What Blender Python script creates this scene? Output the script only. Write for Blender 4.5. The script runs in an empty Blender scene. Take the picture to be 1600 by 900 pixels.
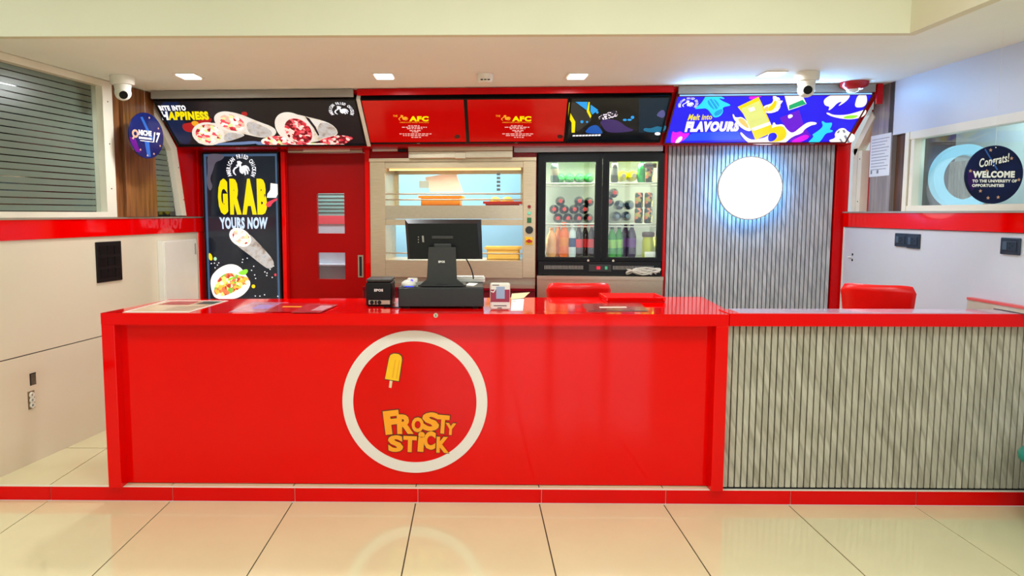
import bpy, bmesh, math, random
from mathutils import Matrix, Vector
random.seed(7)
sc = bpy.context.scene
COL = sc.collection

# ------------------------------------------------------------------ camera
FPX = 1180.0; CAM_H = 1.55; PSI = math.radians(.9); PIT = math.atan(116 / FPX)
CX = 738 - FPX * math.tan(PSI) / math.cos(PIT); CY = 450.0
cR = Vector((math.cos(PSI), math.sin(PSI), 0))
cF = Vector((-math.sin(PSI) * math.cos(PIT), math.cos(PSI) * math.cos(PIT), -math.sin(PIT)))
cU = cR.cross(cF)
cam = bpy.data.cameras.new('camera'); camo = bpy.data.objects.new('camera', cam); COL.objects.link(camo)
cam.sensor_width = 36; cam.lens = FPX / 1600 * 36; cam.shift_x = (800 - CX) / 1600; cam.clip_start = .05
m = Matrix((cR, cU, -cF)).transposed().to_4x4(); m.translation = (0, 0, CAM_H); camo.matrix_world = m
sc.camera = camo
# ------------------------------------------------------------------ world, exposure, large lights
sc.view_settings.view_transform = 'Standard'; sc.view_settings.look = 'None'
sc.view_settings.exposure = -0.08; sc.view_settings.gamma = 1; sc.view_settings.use_curve_mapping = False
w = bpy.data.worlds.new('mall_ambient'); sc.world = w; w.use_nodes = True
bg = w.node_tree.nodes['Background']; bg.inputs[0].default_value = (.87, .96, 1, 1); bg.inputs[1].default_value = .66
def area(name, loc, size, power, color=(.88, .965, 1), sy=None, rot=(0, 0, 0)):
    l = bpy.data.lights.new(name, 'AREA'); l.energy = power; l.color = color; l.size = size
    if sy: l.shape = 'RECTANGLE'; l.size_y = sy
    o = bpy.data.objects.new(name, l); o.location = loc; o.rotation_euler = rot; COL.objects.link(o); return o
for lx in (-2.6, 0.0, 1.6):
    for ly in (2.2, -1.0):
        area('mall_ceiling_light', (lx, ly, 3.03), .6, 30)
area('kitchen_light', (-.2, 7.35, 2.38), 1.6, 34, (.86, .95, 1), .5)
area('kitchen_door_fill', (-1.15, 6.56, 2.38), .5, 34, (.9, .97, 1), .12)  # added fill that brightens the wall behind the door panes

# ------------------------------------------------------------------ frames: x right, y into the surface, z up
class Fr:
    def __init__(s, o, ex, ez=(0, 0, 1)):
        s.o = Vector(o); s.ex = Vector(ex).normalized(); s.ez = Vector(ez).normalized(); s.ey = s.ez.cross(s.ex)
        s.M = Matrix((s.ex, s.ey, s.ez)).transposed().to_4x4(); s.M.translation = s.o
    def hit(s, px, py, n=0):                      # a pixel of the photo on this real plane (n behind it) -> local (u, w)
        r = cF + cR * ((px - CX) / FPX) + cU * ((CY - py) / FPX); c = Vector((0, 0, CAM_H))
        t = (n - (c - s.o).dot(s.ey)) / r.dot(s.ey); p = c + r * t - s.o
        return p.dot(s.ex), p.dot(s.ez)
    def pts(s, l, n=0): return [s.hit(x, y, n) for x, y in l]
    def rect(s, x0, y0, x1, y1, n=0):
        a, b = s.hit(x0, y0, n), s.hit(x1, y1, n); return min(a[0], b[0]), max(a[0], b[0]), min(a[1], b[1]), max(a[1], b[1])
def floor_hit(px, py, z):
    r = cF + cR * ((px - CX) / FPX) + cU * ((CY - py) / FPX); t = (z - CAM_H) / r.z
    return r.x * t, r.y * t
W = Fr((0, 0, 0), (1, 0, 0))
LW = Fr((-2.641, 4.062, 0), (.15265, .98828, 0))
RW = Fr((2.85, 5.9, 0), (0, -1, 0))
aB = math.radians(5.0)
B = Fr((-2.29, 6.36, 0), (math.cos(aB), -math.sin(aB), 0))
aH = math.radians(2.6); eb = Vector((math.sin(aH), math.cos(aH), 0))
HV = Fr((.23, 5.89, 0), (math.cos(aH), -math.sin(aH), 0))
HD = Fr((.23, 5.89, 2.08), (math.cos(aH), -math.sin(aH), 0), eb * -.42 + Vector((0, 0, .305)))
HDH = .519
def zm(x0, y0, s, pts): return [(x0 + a / s, y0 + b / s) for a, b in pts]

# ------------------------------------------------------------------ materials
def lin(c):
    return tuple(((v / 255) / 12.92 if v / 255 <= .04045 else ((v / 255 + .055) / 1.055) ** 2.4) for v in c[:3]) + (1,)
MATS = {}
def M(name, col, rough=.5, metal=0, vary=.06, scale=6, bump=0, coat=0, emit=0, emcol=None, stretch=(1, 1, 1), spec=.5):
    if name in MATS: return MATS[name]
    m = bpy.data.materials.new(name); m.use_nodes = True; nt = m.node_tree; b = nt.nodes['Principled BSDF']
    tc = nt.nodes.new('ShaderNodeTexCoord'); mp = nt.nodes.new('ShaderNodeMapping'); mp.inputs['Scale'].default_value = stretch
    no = nt.nodes.new('ShaderNodeTexNoise'); no.inputs['Scale'].default_value = scale; no.inputs['Detail'].default_value = 4
    nt.links.new(tc.outputs['Object'], mp.inputs[0]); nt.links.new(mp.outputs[0], no.inputs['Vector'])
    cr = nt.nodes.new('ShaderNodeValToRGB'); c = lin(col)
    cr.color_ramp.elements[0].position = .3; cr.color_ramp.elements[1].position = .7
    cr.color_ramp.elements[0].color = tuple(x * (1 - vary) for x in c[:3]) + (1,)
    cr.color_ramp.elements[1].color = tuple(min(1, x * (1 + vary)) for x in c[:3]) + (1,)
    nt.links.new(no.outputs[0], cr.inputs[0]); nt.links.new(cr.outputs[0], b.inputs['Base Color'])
    b.inputs['Roughness'].default_value = rough; b.inputs['Metallic'].default_value = metal
    b.inputs['Specular IOR Level'].default_value = spec; b.inputs['Coat Weight'].default_value = coat; b.inputs['Coat Roughness'].default_value = .05
    if bump:
        bp = nt.nodes.new('ShaderNodeBump'); bp.inputs['Strength'].default_value = bump; bp.inputs['Distance'].default_value = .01
        nt.links.new(no.outputs[0], bp.inputs['Height']); nt.links.new(bp.outputs[0], b.inputs['Normal'])
    if emit:
        if emcol: b.inputs['Emission Color'].default_value = lin(emcol)
        else: nt.links.new(cr.outputs[0], b.inputs['Emission Color'])
        b.inputs['Emission Strength'].default_value = emit
    MATS[name] = m; return m
def glow(name, col, s=1.0, rough=.25):            # backlit print / lit screen: gives off its own light
    if name in MATS: return MATS[name]
    m = bpy.data.materials.new(name); m.use_nodes = True; nt = m.node_tree; b = nt.nodes['Principled BSDF']
    c = lin(col); b.inputs['Base Color'].default_value = tuple(x * .25 for x in c[:3]) + (1,); b.inputs['Roughness'].default_value = rough
    no = nt.nodes.new('ShaderNodeTexNoise'); no.inputs['Scale'].default_value = 9
    mx = nt.nodes.new('ShaderNodeMix'); mx.data_type = 'RGBA'; mx.inputs[6].default_value = c; mx.inputs[7].default_value = tuple(x * .8 for x in c[:3]) + (1,)
    tc = nt.nodes.new('ShaderNodeTexCoord'); nt.links.new(tc.outputs['Object'], no.inputs['Vector'])
    nt.links.new(no.outputs[0], mx.inputs[0]); nt.links.new(mx.outputs[2], b.inputs['Emission Color']); b.inputs['Emission Strength'].default_value = s
    MATS[name] = m; return m
def speckle(name, cols, scale, s=1.0, emit=True):  # food photograph print: voronoi cells in several colours
    m = bpy.data.materials.new(name); m.use_nodes = True; nt = m.node_tree; b = nt.nodes['Principled BSDF']
    tc = nt.nodes.new('ShaderNodeTexCoord'); vo = nt.nodes.new('ShaderNodeTexVoronoi'); vo.inputs['Scale'].default_value = scale
    cr = nt.nodes.new('ShaderNodeValToRGB'); cr.color_ramp.interpolation = 'CONSTANT'
    sp = nt.nodes.new('ShaderNodeSeparateColor')
    while len(cr.color_ramp.elements) < len(cols): cr.color_ramp.elements.new(.5)
    for i, c in enumerate(cols): cr.color_ramp.elements[i].position = i / len(cols); cr.color_ramp.elements[i].color = lin(c)
    nz = nt.nodes.new('ShaderNodeTexNoise'); nz.inputs['Scale'].default_value = scale*.6; sv = nt.nodes.new('ShaderNodeVectorMath'); sv.operation = 'SCALE'; sv.inputs[3].default_value = 1.1/scale
    av = nt.nodes.new('ShaderNodeVectorMath'); nt.links.new(tc.outputs['Object'], nz.inputs['Vector']); nt.links.new(nz.outputs['Color'], sv.inputs[0]); nt.links.new(tc.outputs['Object'], av.inputs[0]); nt.links.new(sv.outputs[0], av.inputs[1])
    nt.links.new(av.outputs[0], vo.inputs['Vector']); nt.links.new(vo.outputs['Color'], sp.inputs[0]); nt.links.new(sp.outputs[0], cr.inputs[0])
    nt.links.new(cr.outputs[0], b.inputs['Base Color']); b.inputs['Roughness'].default_value = .4
    if emit: nt.links.new(cr.outputs[0], b.inputs['Emission Color']); b.inputs['Emission Strength'].default_value = s
    MATS[name] = m; return m
def baked(name, cols, scale=14, s=1.0):            # printed bread / tortilla: soft mottling with toasted spots
    m = bpy.data.materials.new(name); m.use_nodes = True; nt = m.node_tree; b = nt.nodes['Principled BSDF']
    tc = nt.nodes.new('ShaderNodeTexCoord'); no = nt.nodes.new('ShaderNodeTexNoise'); no.inputs['Scale'].default_value = scale; no.inputs['Detail'].default_value = 6
    cr = nt.nodes.new('ShaderNodeValToRGB')
    while len(cr.color_ramp.elements) < len(cols): cr.color_ramp.elements.new(.5)
    for i, c in enumerate(cols): cr.color_ramp.elements[i].position = .28 + .44*i/(len(cols)-1); cr.color_ramp.elements[i].color = lin(c)
    nt.links.new(tc.outputs['Object'], no.inputs['Vector']); nt.links.new(no.outputs[0], cr.inputs[0]); nt.links.new(cr.outputs[0], b.inputs['Emission Color'])
    b.inputs['Base Color'].default_value = (.1, .09, .08, 1); b.inputs['Roughness'].default_value = .3; b.inputs['Emission Strength'].default_value = s
    MATS[name] = m; return m
def wood(name, c0, c1, scale=3, stretch=(14, 14, 1), rot=(0, 0, 0), rough=.45, perobj=True, bump=.15):
    m = bpy.data.materials.new(name); m.use_nodes = True; nt = m.node_tree; b = nt.nodes['Principled BSDF']
    tc = nt.nodes.new('ShaderNodeTexCoord'); mp = nt.nodes.new('ShaderNodeMapping'); mp.inputs['Scale'].default_value = stretch
    mr = nt.nodes.new('ShaderNodeMapping'); mr.inputs['Rotation'].default_value = rot
    no = nt.nodes.new('ShaderNodeTexNoise'); no.inputs['Scale'].default_value = scale; no.inputs['Detail'].default_value = 7; no.inputs['Distortion'].default_value = .6
    nt.links.new(tc.outputs['Object'], mr.inputs[0]); nt.links.new(mr.outputs[0], mp.inputs[0])
    if perobj:
        oi = nt.nodes.new('ShaderNodeObjectInfo'); mu = nt.nodes.new('ShaderNodeMath'); mu.operation = 'MULTIPLY'; mu.inputs[1].default_value = 37
        cb = nt.nodes.new('ShaderNodeCombineXYZ'); nt.links.new(oi.outputs['Random'], mu.inputs[0])
        for i in range(3): nt.links.new(mu.outputs[0], cb.inputs[i])
        nt.links.new(cb.outputs[0], mp.inputs['Location'])
    nt.links.new(mp.outputs[0], no.inputs['Vector'])
    cr = nt.nodes.new('ShaderNodeValToRGB'); cr.color_ramp.elements[0].position = .32; cr.color_ramp.elements[1].position = .68
    cr.color_ramp.elements[0].color = lin(c0); cr.color_ramp.elements[1].color = lin(c1)
    nt.links.new(no.outputs[0], cr.inputs[0]); nt.links.new(cr.outputs[0], b.inputs['Base Color']); b.inputs['Roughness'].default_value = rough
    bp = nt.nodes.new('ShaderNodeBump'); bp.inputs['Strength'].default_value = bump; bp.inputs['Distance'].default_value = .004
    nt.links.new(no.outputs[0], bp.inputs['Height']); nt.links.new(bp.outputs[0], b.inputs['Normal'])
    MATS[name] = m; return m
def glass(name, tint=(255, 255, 255), refl=.12, haze=0.0, hazecol=(200, 215, 215)):
    m = bpy.data.materials.new(name); m.use_nodes = True; nt = m.node_tree; nt.nodes.clear()
    out = nt.nodes.new('ShaderNodeOutputMaterial'); t = nt.nodes.new('ShaderNodeBsdfTransparent'); t.inputs[0].default_value = lin(tint)
    g = nt.nodes.new('ShaderNodeBsdfGlossy'); g.inputs['Roughness'].default_value = .02
    lw = nt.nodes.new('ShaderNodeLayerWeight'); lw.inputs[0].default_value = .5
    pw_ = nt.nodes.new('ShaderNodeMath'); pw_.operation = 'POWER'; pw_.inputs[1].default_value = 5; nt.links.new(lw.outputs['Facing'], pw_.inputs[0])
    ad = nt.nodes.new('ShaderNodeMath'); ad.operation = 'ADD'; ad.inputs[1].default_value = refl; ad.use_clamp = True; nt.links.new(pw_.outputs[0], ad.inputs[0])
    mx = nt.nodes.new('ShaderNodeMixShader'); nt.links.new(ad.outputs[0], mx.inputs[0])
    nt.links.new(t.outputs[0], mx.inputs[1]); nt.links.new(g.outputs[0], mx.inputs[2]); last = mx
    if haze:
        d = nt.nodes.new('ShaderNodeBsdfDiffuse'); d.inputs[0].default_value = lin(hazecol)
        m2 = nt.nodes.new('ShaderNodeMixShader'); m2.inputs[0].default_value = haze
        nt.links.new(mx.outputs[0], m2.inputs[1]); nt.links.new(d.outputs[0], m2.inputs[2]); last = m2
    nt.links.new(last.outputs[0], out.inputs[0]); MATS[name] = m; return m

RED = M('red_gloss', (232, 0, 0), .06, vary=.02, scale=1.5, spec=.22)
REDW = M('red_laminate', (196, 0, 2), .22, vary=.05, scale=2, spec=.2)
REDD = M('door_red', (162, 0, 0), .35, vary=.08, scale=2, spec=.15)
CREAM = M('cream_laminate', (224, 213, 188), .22, vary=.02, scale=1.2, coat=.3)
CEIL = M('ceiling_paint', (240, 244, 238), .7, vary=.015, scale=3)
COFF = M('cream_paint', (224, 219, 192), .7, vary=.02, scale=2)
WHITEW = M('white_wall', (202, 206, 216), .45, vary=.015, scale=3)
WFRAME = M('white_frame', (228, 222, 204), .4, vary=.03)
TILE = M('floor_tile', (226, 216, 172), .1, vary=.035, scale=2.2, coat=.2)
GROUT = M('tile_grout', (84, 66, 52), .8)
KERB = M('kerb_red_tile', (226, 0, 2), .2, vary=.05, scale=2.5, spec=.2)
STEEL = M('brushed_steel', (196, 182, 158), .32, .85, vary=.1, scale=30, stretch=(1, 1, 18))
STEELP = M('steel_panel', (198, 180, 148), .36, .65, vary=.06, scale=12, stretch=(1, 1, 8))
BLACK = M('black_plastic', (13, 14, 15), .4, vary=.15, scale=20, spec=.25)
BLACKG = M('black_gloss', (6, 7, 9), .4, vary=.1, spec=.2)
DGREY = M('charcoal_plastic', (40, 39, 36), .5, vary=.1, scale=30)
WPLAST = M('white_plastic', (232, 228, 216), .35, vary=.03)
ALU = M('aluminium_trim', (176, 168, 154), .35, .6, vary=.05)
GREYF = M('grey_fascia', (150, 144, 134), .5, vary=.04)
DARK = M('dark_gap', (22, 20, 19), .8)
WOODB = wood('brown_wood', (92, 52, 26), (150, 96, 52), 2.2, (16, 16, 1), rough=.3, perobj=False)
WOODD = wood('dark_wood', (62, 38, 26), (98, 64, 44), 2.2, (16, 16, 1), rough=.35, perobj=False)
WOOD_LIT = wood('blue_lit_wood', (120, 112, 112), (150, 142, 140), 2.2, (16, 16, 1), rough=.3, perobj=False)  # column wood greyed: the bluish light on it is in the colour
SLAT = wood('slat_grey_oak', (154, 145, 125), (200, 191, 171), 5, (5.5, 4, .55), (0, math.radians(20), 0), rough=.55, bump=.08)
SLATB = wood('slat_grey_wall', (146, 147, 149), (188, 188, 188), 5, (5.5, 4, .55), (0, math.radians(20), 0), rough=.55, bump=.08)
FILM = M('frosted_film', (106, 120, 106), .3, vary=.05, scale=2)
GLASSD = M('dark_window_glass', (26, 28, 26), .08, vary=.1, coat=.4)
GLASS = glass('clear_glass', (250, 255, 252), .025)
GLASSW = glass('window_glass', (238, 248, 248), .03, .03)

# ------------------------------------------------------------------ mesh builder and object helpers
class MB:
    def __init__(s): s.v = []; s.f = []; s.sm = []
    def add(s, v, f, sm=False):
        n = len(s.v); s.v += [tuple(p) for p in v]; s.f += [tuple(i + n for i in q) for q in f]; s.sm += [sm] * len(f); return s
    def box(s, x0, x1, y0, y1, z0, z1):
        if x0 > x1: x0, x1 = x1, x0
        if y0 > y1: y0, y1 = y1, y0
        if z0 > z1: z0, z1 = z1, z0
        return s.add([(x0,y0,z0),(x1,y0,z0),(x1,y1,z0),(x0,y1,z0),(x0,y0,z1),(x1,y0,z1),(x1,y1,z1),(x0,y1,z1)],
                     [(3,2,1,0),(4,5,6,7),(0,1,5,4),(1,2,6,5),(2,3,7,6),(3,0,4,7)])
    def rbox(s, x0, x1, y0, y1, z0, z1, r=.005, seg=2):
        bm = bmesh.new(); bmesh.ops.create_cube(bm, size=1)
        for v in bm.verts: v.co = Vector(((x0+x1)/2 + v.co.x*abs(x1-x0), (y0+y1)/2 + v.co.y*abs(y1-y0), (z0+z1)/2 + v.co.z*abs(z1-z0)))
        bmesh.ops.bevel(bm, geom=bm.edges[:], offset=r, segments=seg, affect='EDGES', profile=.5)
        bm.verts.index_update(); s.add([v.co[:] for v in bm.verts], [[v.index for v in f.verts] for f in bm.faces]); bm.free(); return s
    def poly(s, p, y0, y1):                        # outline (x, z) extruded from y0 (front) to y1
        a = sum(p[i][0]*p[(i+1) % len(p)][1] - p[(i+1) % len(p)][0]*p[i][1] for i in range(len(p)))
        if a < 0: p = p[::-1]
        n = len(p); v = [(x, y0, z) for x, z in p] + [(x, y1, z) for x, z in p]
        return s.add(v, [tuple(range(n)), tuple(range(2*n-1, n-1, -1))] + [(i, i+n, (i+1) % n + n, (i+1) % n) for i in range(n)])
    def prism_x(s, p, x0, x1):                     # outline (y, z) extruded along x
        n = len(p); v = [(x0, y, z) for y, z in p] + [(x1, y, z) for y, z in p]
        return s.add(v, [tuple(range(n)), tuple(range(2*n-1, n-1, -1))] + [(i, i+n, (i+1) % n + n, (i+1) % n) for i in range(n)])
    def prism_z(s, p, z0, z1):
        n = len(p); v = [(x, y, z0) for x, y in p] + [(x, y, z1) for x, y in p]
        return s.add(v, [tuple(range(n-1, -1, -1)), tuple(range(n, 2*n))] + [(i, (i+1) % n, (i+1) % n + n, i+n) for i in range(n)])
    def cyl(s, p0, p1, r0, r1=None, n=20):
        r1 = r0 if r1 is None else r1; p0 = Vector(p0); p1 = Vector(p1); d = (p1-p0).normalized()
        a = d.orthogonal().normalized(); b = d.cross(a); v = []
        for p, r in ((p0, r0), (p1, r1)): v += [p + (a*math.cos(2*math.pi*i/n) + b*math.sin(2*math.pi*i/n))*r for i in range(n)]
        s.add(v, [(i, (i+1) % n, (i+1) % n + n, i+n) for i in range(n)], True)
        return s.add(v, [tuple(range(n-1, -1, -1)), tuple(range(n, 2*n))])
    def lathe(s, c, prof, n=20, axis='z'):         # prof: (radius, height)
        c = Vector(c); v = []
        for r, h in prof:
            for i in range(n):
                a = 2*math.pi*i/n; x, y = r*math.cos(a), r*math.sin(a)
                v.append(c + (Vector((x, y, h)) if axis == 'z' else Vector((x, h, -y))))
        f = [(k*n+i, k*n+(i+1) % n, (k+1)*n+(i+1) % n, (k+1)*n+i) for k in range(len(prof)-1) for i in range(n)]
        s.add(v, f, True); k = (len(prof)-1)*n
        return s.add([v[i] for i in range(n)] + [v[k+i] for i in range(n)], [tuple(range(n-1, -1, -1)), tuple(range(n, 2*n))])
    def ring(s, cx, cz, ro, ri, y0, y1, n=64):
        v = [];
        for r, y in ((ro, y0), (ri, y0), (ri, y1), (ro, y1)): v += [(cx+r*math.cos(2*math.pi*i/n), y, cz+r*math.sin(2*math.pi*i/n)) for i in range(n)]
        return s.add(v, [(k*n+i, ((k+1) % 4)*n+i, ((k+1) % 4)*n+(i+1) % n, k*n+(i+1) % n) for k in range(4) for i in range(n)])
    def tube(s, path, r, n=8):
        P = [Vector(p) for p in path]; v = []; prev = None
        for i, p in enumerate(P):
            t = (P[min(i+1, len(P)-1)] - P[max(i-1, 0)]).normalized()
            a = t.orthogonal().normalized() if prev is None else (prev - t*prev.dot(t)).normalized(); prev = a; b = t.cross(a)
            v += [p + (a*math.cos(2*math.pi*k/n) + b*math.sin(2*math.pi*k/n))*r for k in range(n)]
        s.add(v, [(i*n+k, i*n+(k+1) % n, (i+1)*n+(k+1) % n, (i+1)*n+k) for i in range(len(P)-1) for k in range(n)], True)
        return s.add([v[k] for k in range(n)] + [v[(len(P)-1)*n+k] for k in range(n)], [tuple(range(n-1, -1, -1)), tuple(range(n, 2*n))])
    def mesh(s, base=(0, 0, 0), name='m'):
        me = bpy.data.meshes.new(name); b = Vector(base)
        me.from_pydata([(Vector(p) - b)[:] for p in s.v], [], s.f); me.polygons.foreach_set('use_smooth', s.sm)
        bm = bmesh.new(); bm.from_mesh(me); bmesh.ops.recalc_face_normals(bm, faces=bm.faces); bm.to_mesh(me); bm.free()
        me.update(); return me
BASE = {}
def tag(o, label=None, cat=None, group=None, kind=None):
    if label: o['label'] = label
    if cat: o['category'] = cat
    if group: o['group'] = group
    if kind: o['kind'] = kind
    return o
def thing(name, label, cat, fr=W, base=(0, 0, 0), group=None, kind=None):
    o = bpy.data.objects.new(name, None); o.empty_display_size = .05; COL.objects.link(o)
    o.matrix_world = fr.M @ Matrix.Translation(base); BASE[o.name] = Vector(base); return tag(o, label, cat, group, kind)
def solo(name, label, cat, mb, mat, fr=W, base=(0, 0, 0), group=None, kind=None):
    o = bpy.data.objects.new(name, mb.mesh(base, name)); COL.objects.link(o); o.data.materials.append(mat)
    o.matrix_world = fr.M @ Matrix.Translation(base); BASE[o.name] = Vector(base); return tag(o, label, cat, group, kind)
def part(parent, name, mb, mat, label=None, kind=None):
    b = BASE[parent.name]; me = mb if isinstance(mb, bpy.types.Mesh) else mb.mesh(b, name)
    o = bpy.data.objects.new(name, me); COL.objects.link(o)
    if not me.materials: me.materials.append(mat)
    o.parent = parent; BASE[o.name] = b; return tag(o, label, kind=kind)
def struct(name, mb, mat, label, fr=W, base=(0, 0, 0), cat=None): return solo(name, label, cat or name.split('_')[0], mb, mat, fr, base, kind='structure')
def dup(root, loc, label=None):
    r = root.copy(); COL.objects.link(r); r.location = loc
    if label: r['label'] = label
    for ch in list(root.children):
        c = ch.copy(); COL.objects.link(c); c.parent = r
        for g in ch.children:
            d = g.copy(); COL.objects.link(d); d.parent = c
    return r
def textmesh(s, bold=.0, shear=0.0, ext=.0015):
    cu = bpy.data.curves.new('t', 'FONT'); cu.body = s; cu.size = 1; cu.offset = bold; cu.shear = shear; cu.extrude = 0; cu.resolution_u = 3; cu.space_character = 1.0 + bold*2
    o = bpy.data.objects.new('t', cu); COL.objects.link(o); bpy.context.view_layer.update()
    me = o.to_mesh(); V = [v.co.copy() for v in me.vertices]; F = [tuple(p.vertices) for p in me.polygons]; o.to_mesh_clear()
    bpy.data.objects.remove(o); bpy.data.curves.remove(cu); return V, F
def put_text(mb, s, box, y, bold=.03, shear=0.0, rot=0.0, skew=0.0):   # fits the word into box = (u0, u1, w0, w1) on the local plane y
    V, F = textmesh(s, bold, shear)
    xs = [v.x for v in V]; ys = [v.y for v in V]; x0, x1, y0, y1 = min(xs), max(xs), min(ys), max(ys)
    u0, u1, w0, w1 = box; P = []
    for v in V:
        a = u0 + (v.x-x0)/(x1-x0)*(u1-u0); b = w0 + (v.y-y0)/(y1-y0)*(w1-w0) + skew*(v.x-x0)/(x1-x0)
        if rot:
            cx, cz = (u0+u1)/2, (w0+w1)/2; c, q = math.cos(rot), math.sin(rot); a, b = cx+(a-cx)*c-(b-cz)*q, cz+(a-cx)*q+(b-cz)*c
        P.append((a, y, b))
    return mb.add(P, F)
def text(parent, s, box, y, mat, bold=.03, shear=0.0, rot=0.0, skew=0.0, name='lettering'):
    return part(parent, name, put_text(MB(), s, box, y, bold, shear, rot, skew), mat)
def arc_text(mb, s, cx, cz, r, h, a0, a1, y, bold=.05, wd=.8):
    n = len(s)
    for i, ch in enumerate(s):
        if ch == ' ': continue
        a = a0 + (a1-a0)*i/(n-1); V, F = textmesh(ch, bold)
        xs = [v.x for v in V]; xm = (min(xs)+max(xs))/2; P = []
        for v in V:
            lx = (v.x-xm)*h*wd/.72; ly = r + v.y/.72*h
            P.append((cx + lx*math.sin(a) + ly*math.cos(a), y, cz - lx*math.cos(a) + ly*math.sin(a)))
        mb.add(P, F)
    return mb
ROO = [[(705,330),(640,360),(608,410),(620,460),(660,492),(672,488),(645,450),(640,415),(655,385),(700,355),(722,340)],
       [(690,250),(740,245),(785,278),(762,300),(768,345),(800,325),(850,320),(895,350),(918,420),(900,415),(885,385),(850,365),(880,400),(890,440),(885,475),(865,470),(860,430),(835,400),(845,440),(845,480),(825,492),(815,455),(795,435),(800,465),(770,465),(740,440),(728,400),(735,360),(725,325),(700,335),(672,325),(680,310),(700,305)]]
def emblem(mb, cx, cz, r, y, arc=True, sx=1.0):    # rooster silhouette under an arc of lettering; r = outer radius of the arc
    k = r / 265
    for p in ROO: mb.poly([(cx + (a-763)*k*sx, cz - (b-395)*k) for a, b in p], y, y+.0004)
    if arc: arc_text(mb, 'AMERICAN FRIED CHICKEN', cx, cz, r*.74, r*.26, math.radians(205), math.radians(-25), y, .04, .62)
    return mb
def ell(cx, cz, rx, rz, rot=0, n=22): 
    c, q = math.cos(rot), math.sin(rot)
    return [(cx + rx*math.cos(t)*c - rz*math.sin(t)*q, cz + rx*math.cos(t)*q + rz*math.sin(t)*c) for t in [2*math.pi*i/n for i in range(n)]]

# ================================================================== STRUCTURE
PZ = .08; KY = 3.94
# mall floor: every tile a piece of its own
floor = struct('floor', MB().box(-7, 7, -7, KY, -.06, -.006), GROUT, 'large glossy cream floor tiles in front of the red kerb', cat='floor')
TX = [-.303 + .6655*i for i in range(-10, 11)]
g = .0028
tile_me = MB().rbox(g, .6655-g, g, 1.331-g, -.006, 0, .0015, 1).mesh(); tile_me.materials.append(TILE)
for r in range(3):
    for x in TX:
        if abs(x) > 3.8: continue
        o = part(floor, 'tile', tile_me, TILE); o.location = (x, KY - 1.331*(r+1), 0)
far = MB().box(-7, 7, -7, KY - 3.993, -.006, 0); part(floor, 'far_tiles', far, TILE, kind='stuff')
# raised platform with red kerb
plat = struct('floor_platform', MB().box(-3.0, 3.3, KY+.01, 6.9, 0, PZ-.008), GROUT, 'raised cream tiled platform behind the red kerb', cat='floor')
for i, x in enumerate(TX):
    if -3.2 < x < 2.9:
        for y0, y1 in ((KY+.012, KY+.66), (KY+.665, KY+1.32), (KY+1.325, KY+1.98), (KY+1.985, 6.85)):
            part(plat, 'tile', MB().box(max(x, -3.0)+g, min(x+.6655, 3.3)-g, y0+g, y1-g, PZ-.008, PZ), TILE)
kerb = struct('trim_kerb', MB().box(-3.0, 3.3, KY+.0025, KY+.012, 0, PZ-.004), M('pale_grout', (232, 170, 150), .7), 'low red tiled kerb along the foot of the counter', cat='kerb')
for x in TX:
    if -3.2 < x < 2.9: part(kerb, 'kerb_tile', MB().rbox(max(x+.012, -3.0)+.002, min(x+.6655+.012, 3.3)-.002, KY-.004, KY+.004, .001, PZ-.004, .0015, 1), KERB)
part(kerb, 'edge_strip', MB().box(-3.0, 3.3, KY-.002, KY+.012, PZ-.004, PZ+.001), WFRAME)

# ceiling and raised coffer
ceil = struct('ceiling', MB().box(-3.4, 3.6, 3.93, 8.2, 2.44, 2.52).box(2.215, 3.6, 1, 3.93, 2.44, 2.52), CEIL, 'plain white painted lower ceiling over the counter')
coff = struct('ceiling_coffer', MB().box(-7, 2.215, 3.88, 3.93, 2.44, 3.1).box(2.165, 2.215, -7, 3.88, 2.44, 3.1), COFF, 'cream painted upright sides of the raised ceiling above the hall', cat='ceiling')
mallc = struct('ceiling_mall', MB().box(-7, 2.215, -7, 3.93, 3.1, 3.15), CEIL, 'raised ceiling of the hall in front of the counter', cat='ceiling')

# added shop windows behind the camera: front light and counter reflections
shop = thing('added_shopfront', 'added lit shop windows across the hall, out of view, for front light', 'added_shopfront', W, (1.2, -7, 0), kind='structure')
part(shop, 'wall', MB().box(-7, -1.0, -7.2, -7.0, 0, 3.1).box(3.6, 7, -7.2, -7.0, 0, 3.1).box(-1, 3.6, -7.2, -7.0, 0, .5).box(-1, 3.6, -7.2, -7.0, 2.95, 3.1), CEIL)
SHOPG = glow('added_front_light', (238, 246, 255), 4)
for a, b in ((-.95, .5), (.62, 1.5), (1.62, 2.6), (2.72, 3.55)): part(shop, 'lit_pane', MB().box(a, b, -7.12, -7.06, .55, 2.9), SHOPG)
part(shop, 'mullion', MB().box(.5, .62, -7.1, -6.98, .5, 2.95).box(1.5, 1.62, -7.1, -6.98, .5, 2.95).box(2.6, 2.72, -7.1, -6.98, .5, 2.95), BLACK)

# ---- left wall
ul = lambda x, y, n=0: LW.hit(x, y, n)[0]
UEND = 2.34
wl = struct('wall_left', MB().box(-1.4, UEND, .02, .16, 0, 1.52).box(-1.4, UEND, .06, .16, 1.52, 2.44), CREAM, 'cream laminate left wall with red band under the windows', LW, cat='wall')
part(wl, 'wall_panel', MB().box(-1.4, UEND, 0, .02, PZ, .726), CREAM)
part(wl, 'wall_panel', MB().box(-1.4, UEND, 0, .02, .732, 1.40), CREAM)
part(wl, 'panel_joint', MB().box(-1.4, UEND, .006, .02, .726, .732), DARK)
part(wl, 'red_band', MB().box(-1.4, UEND, -.012, .02, 1.40, 1.515), RED)
part(wl, 'sill_trim', MB().box(-1.4, UEND, -.02, .05, 1.515, 1.526), ALU)

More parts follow.
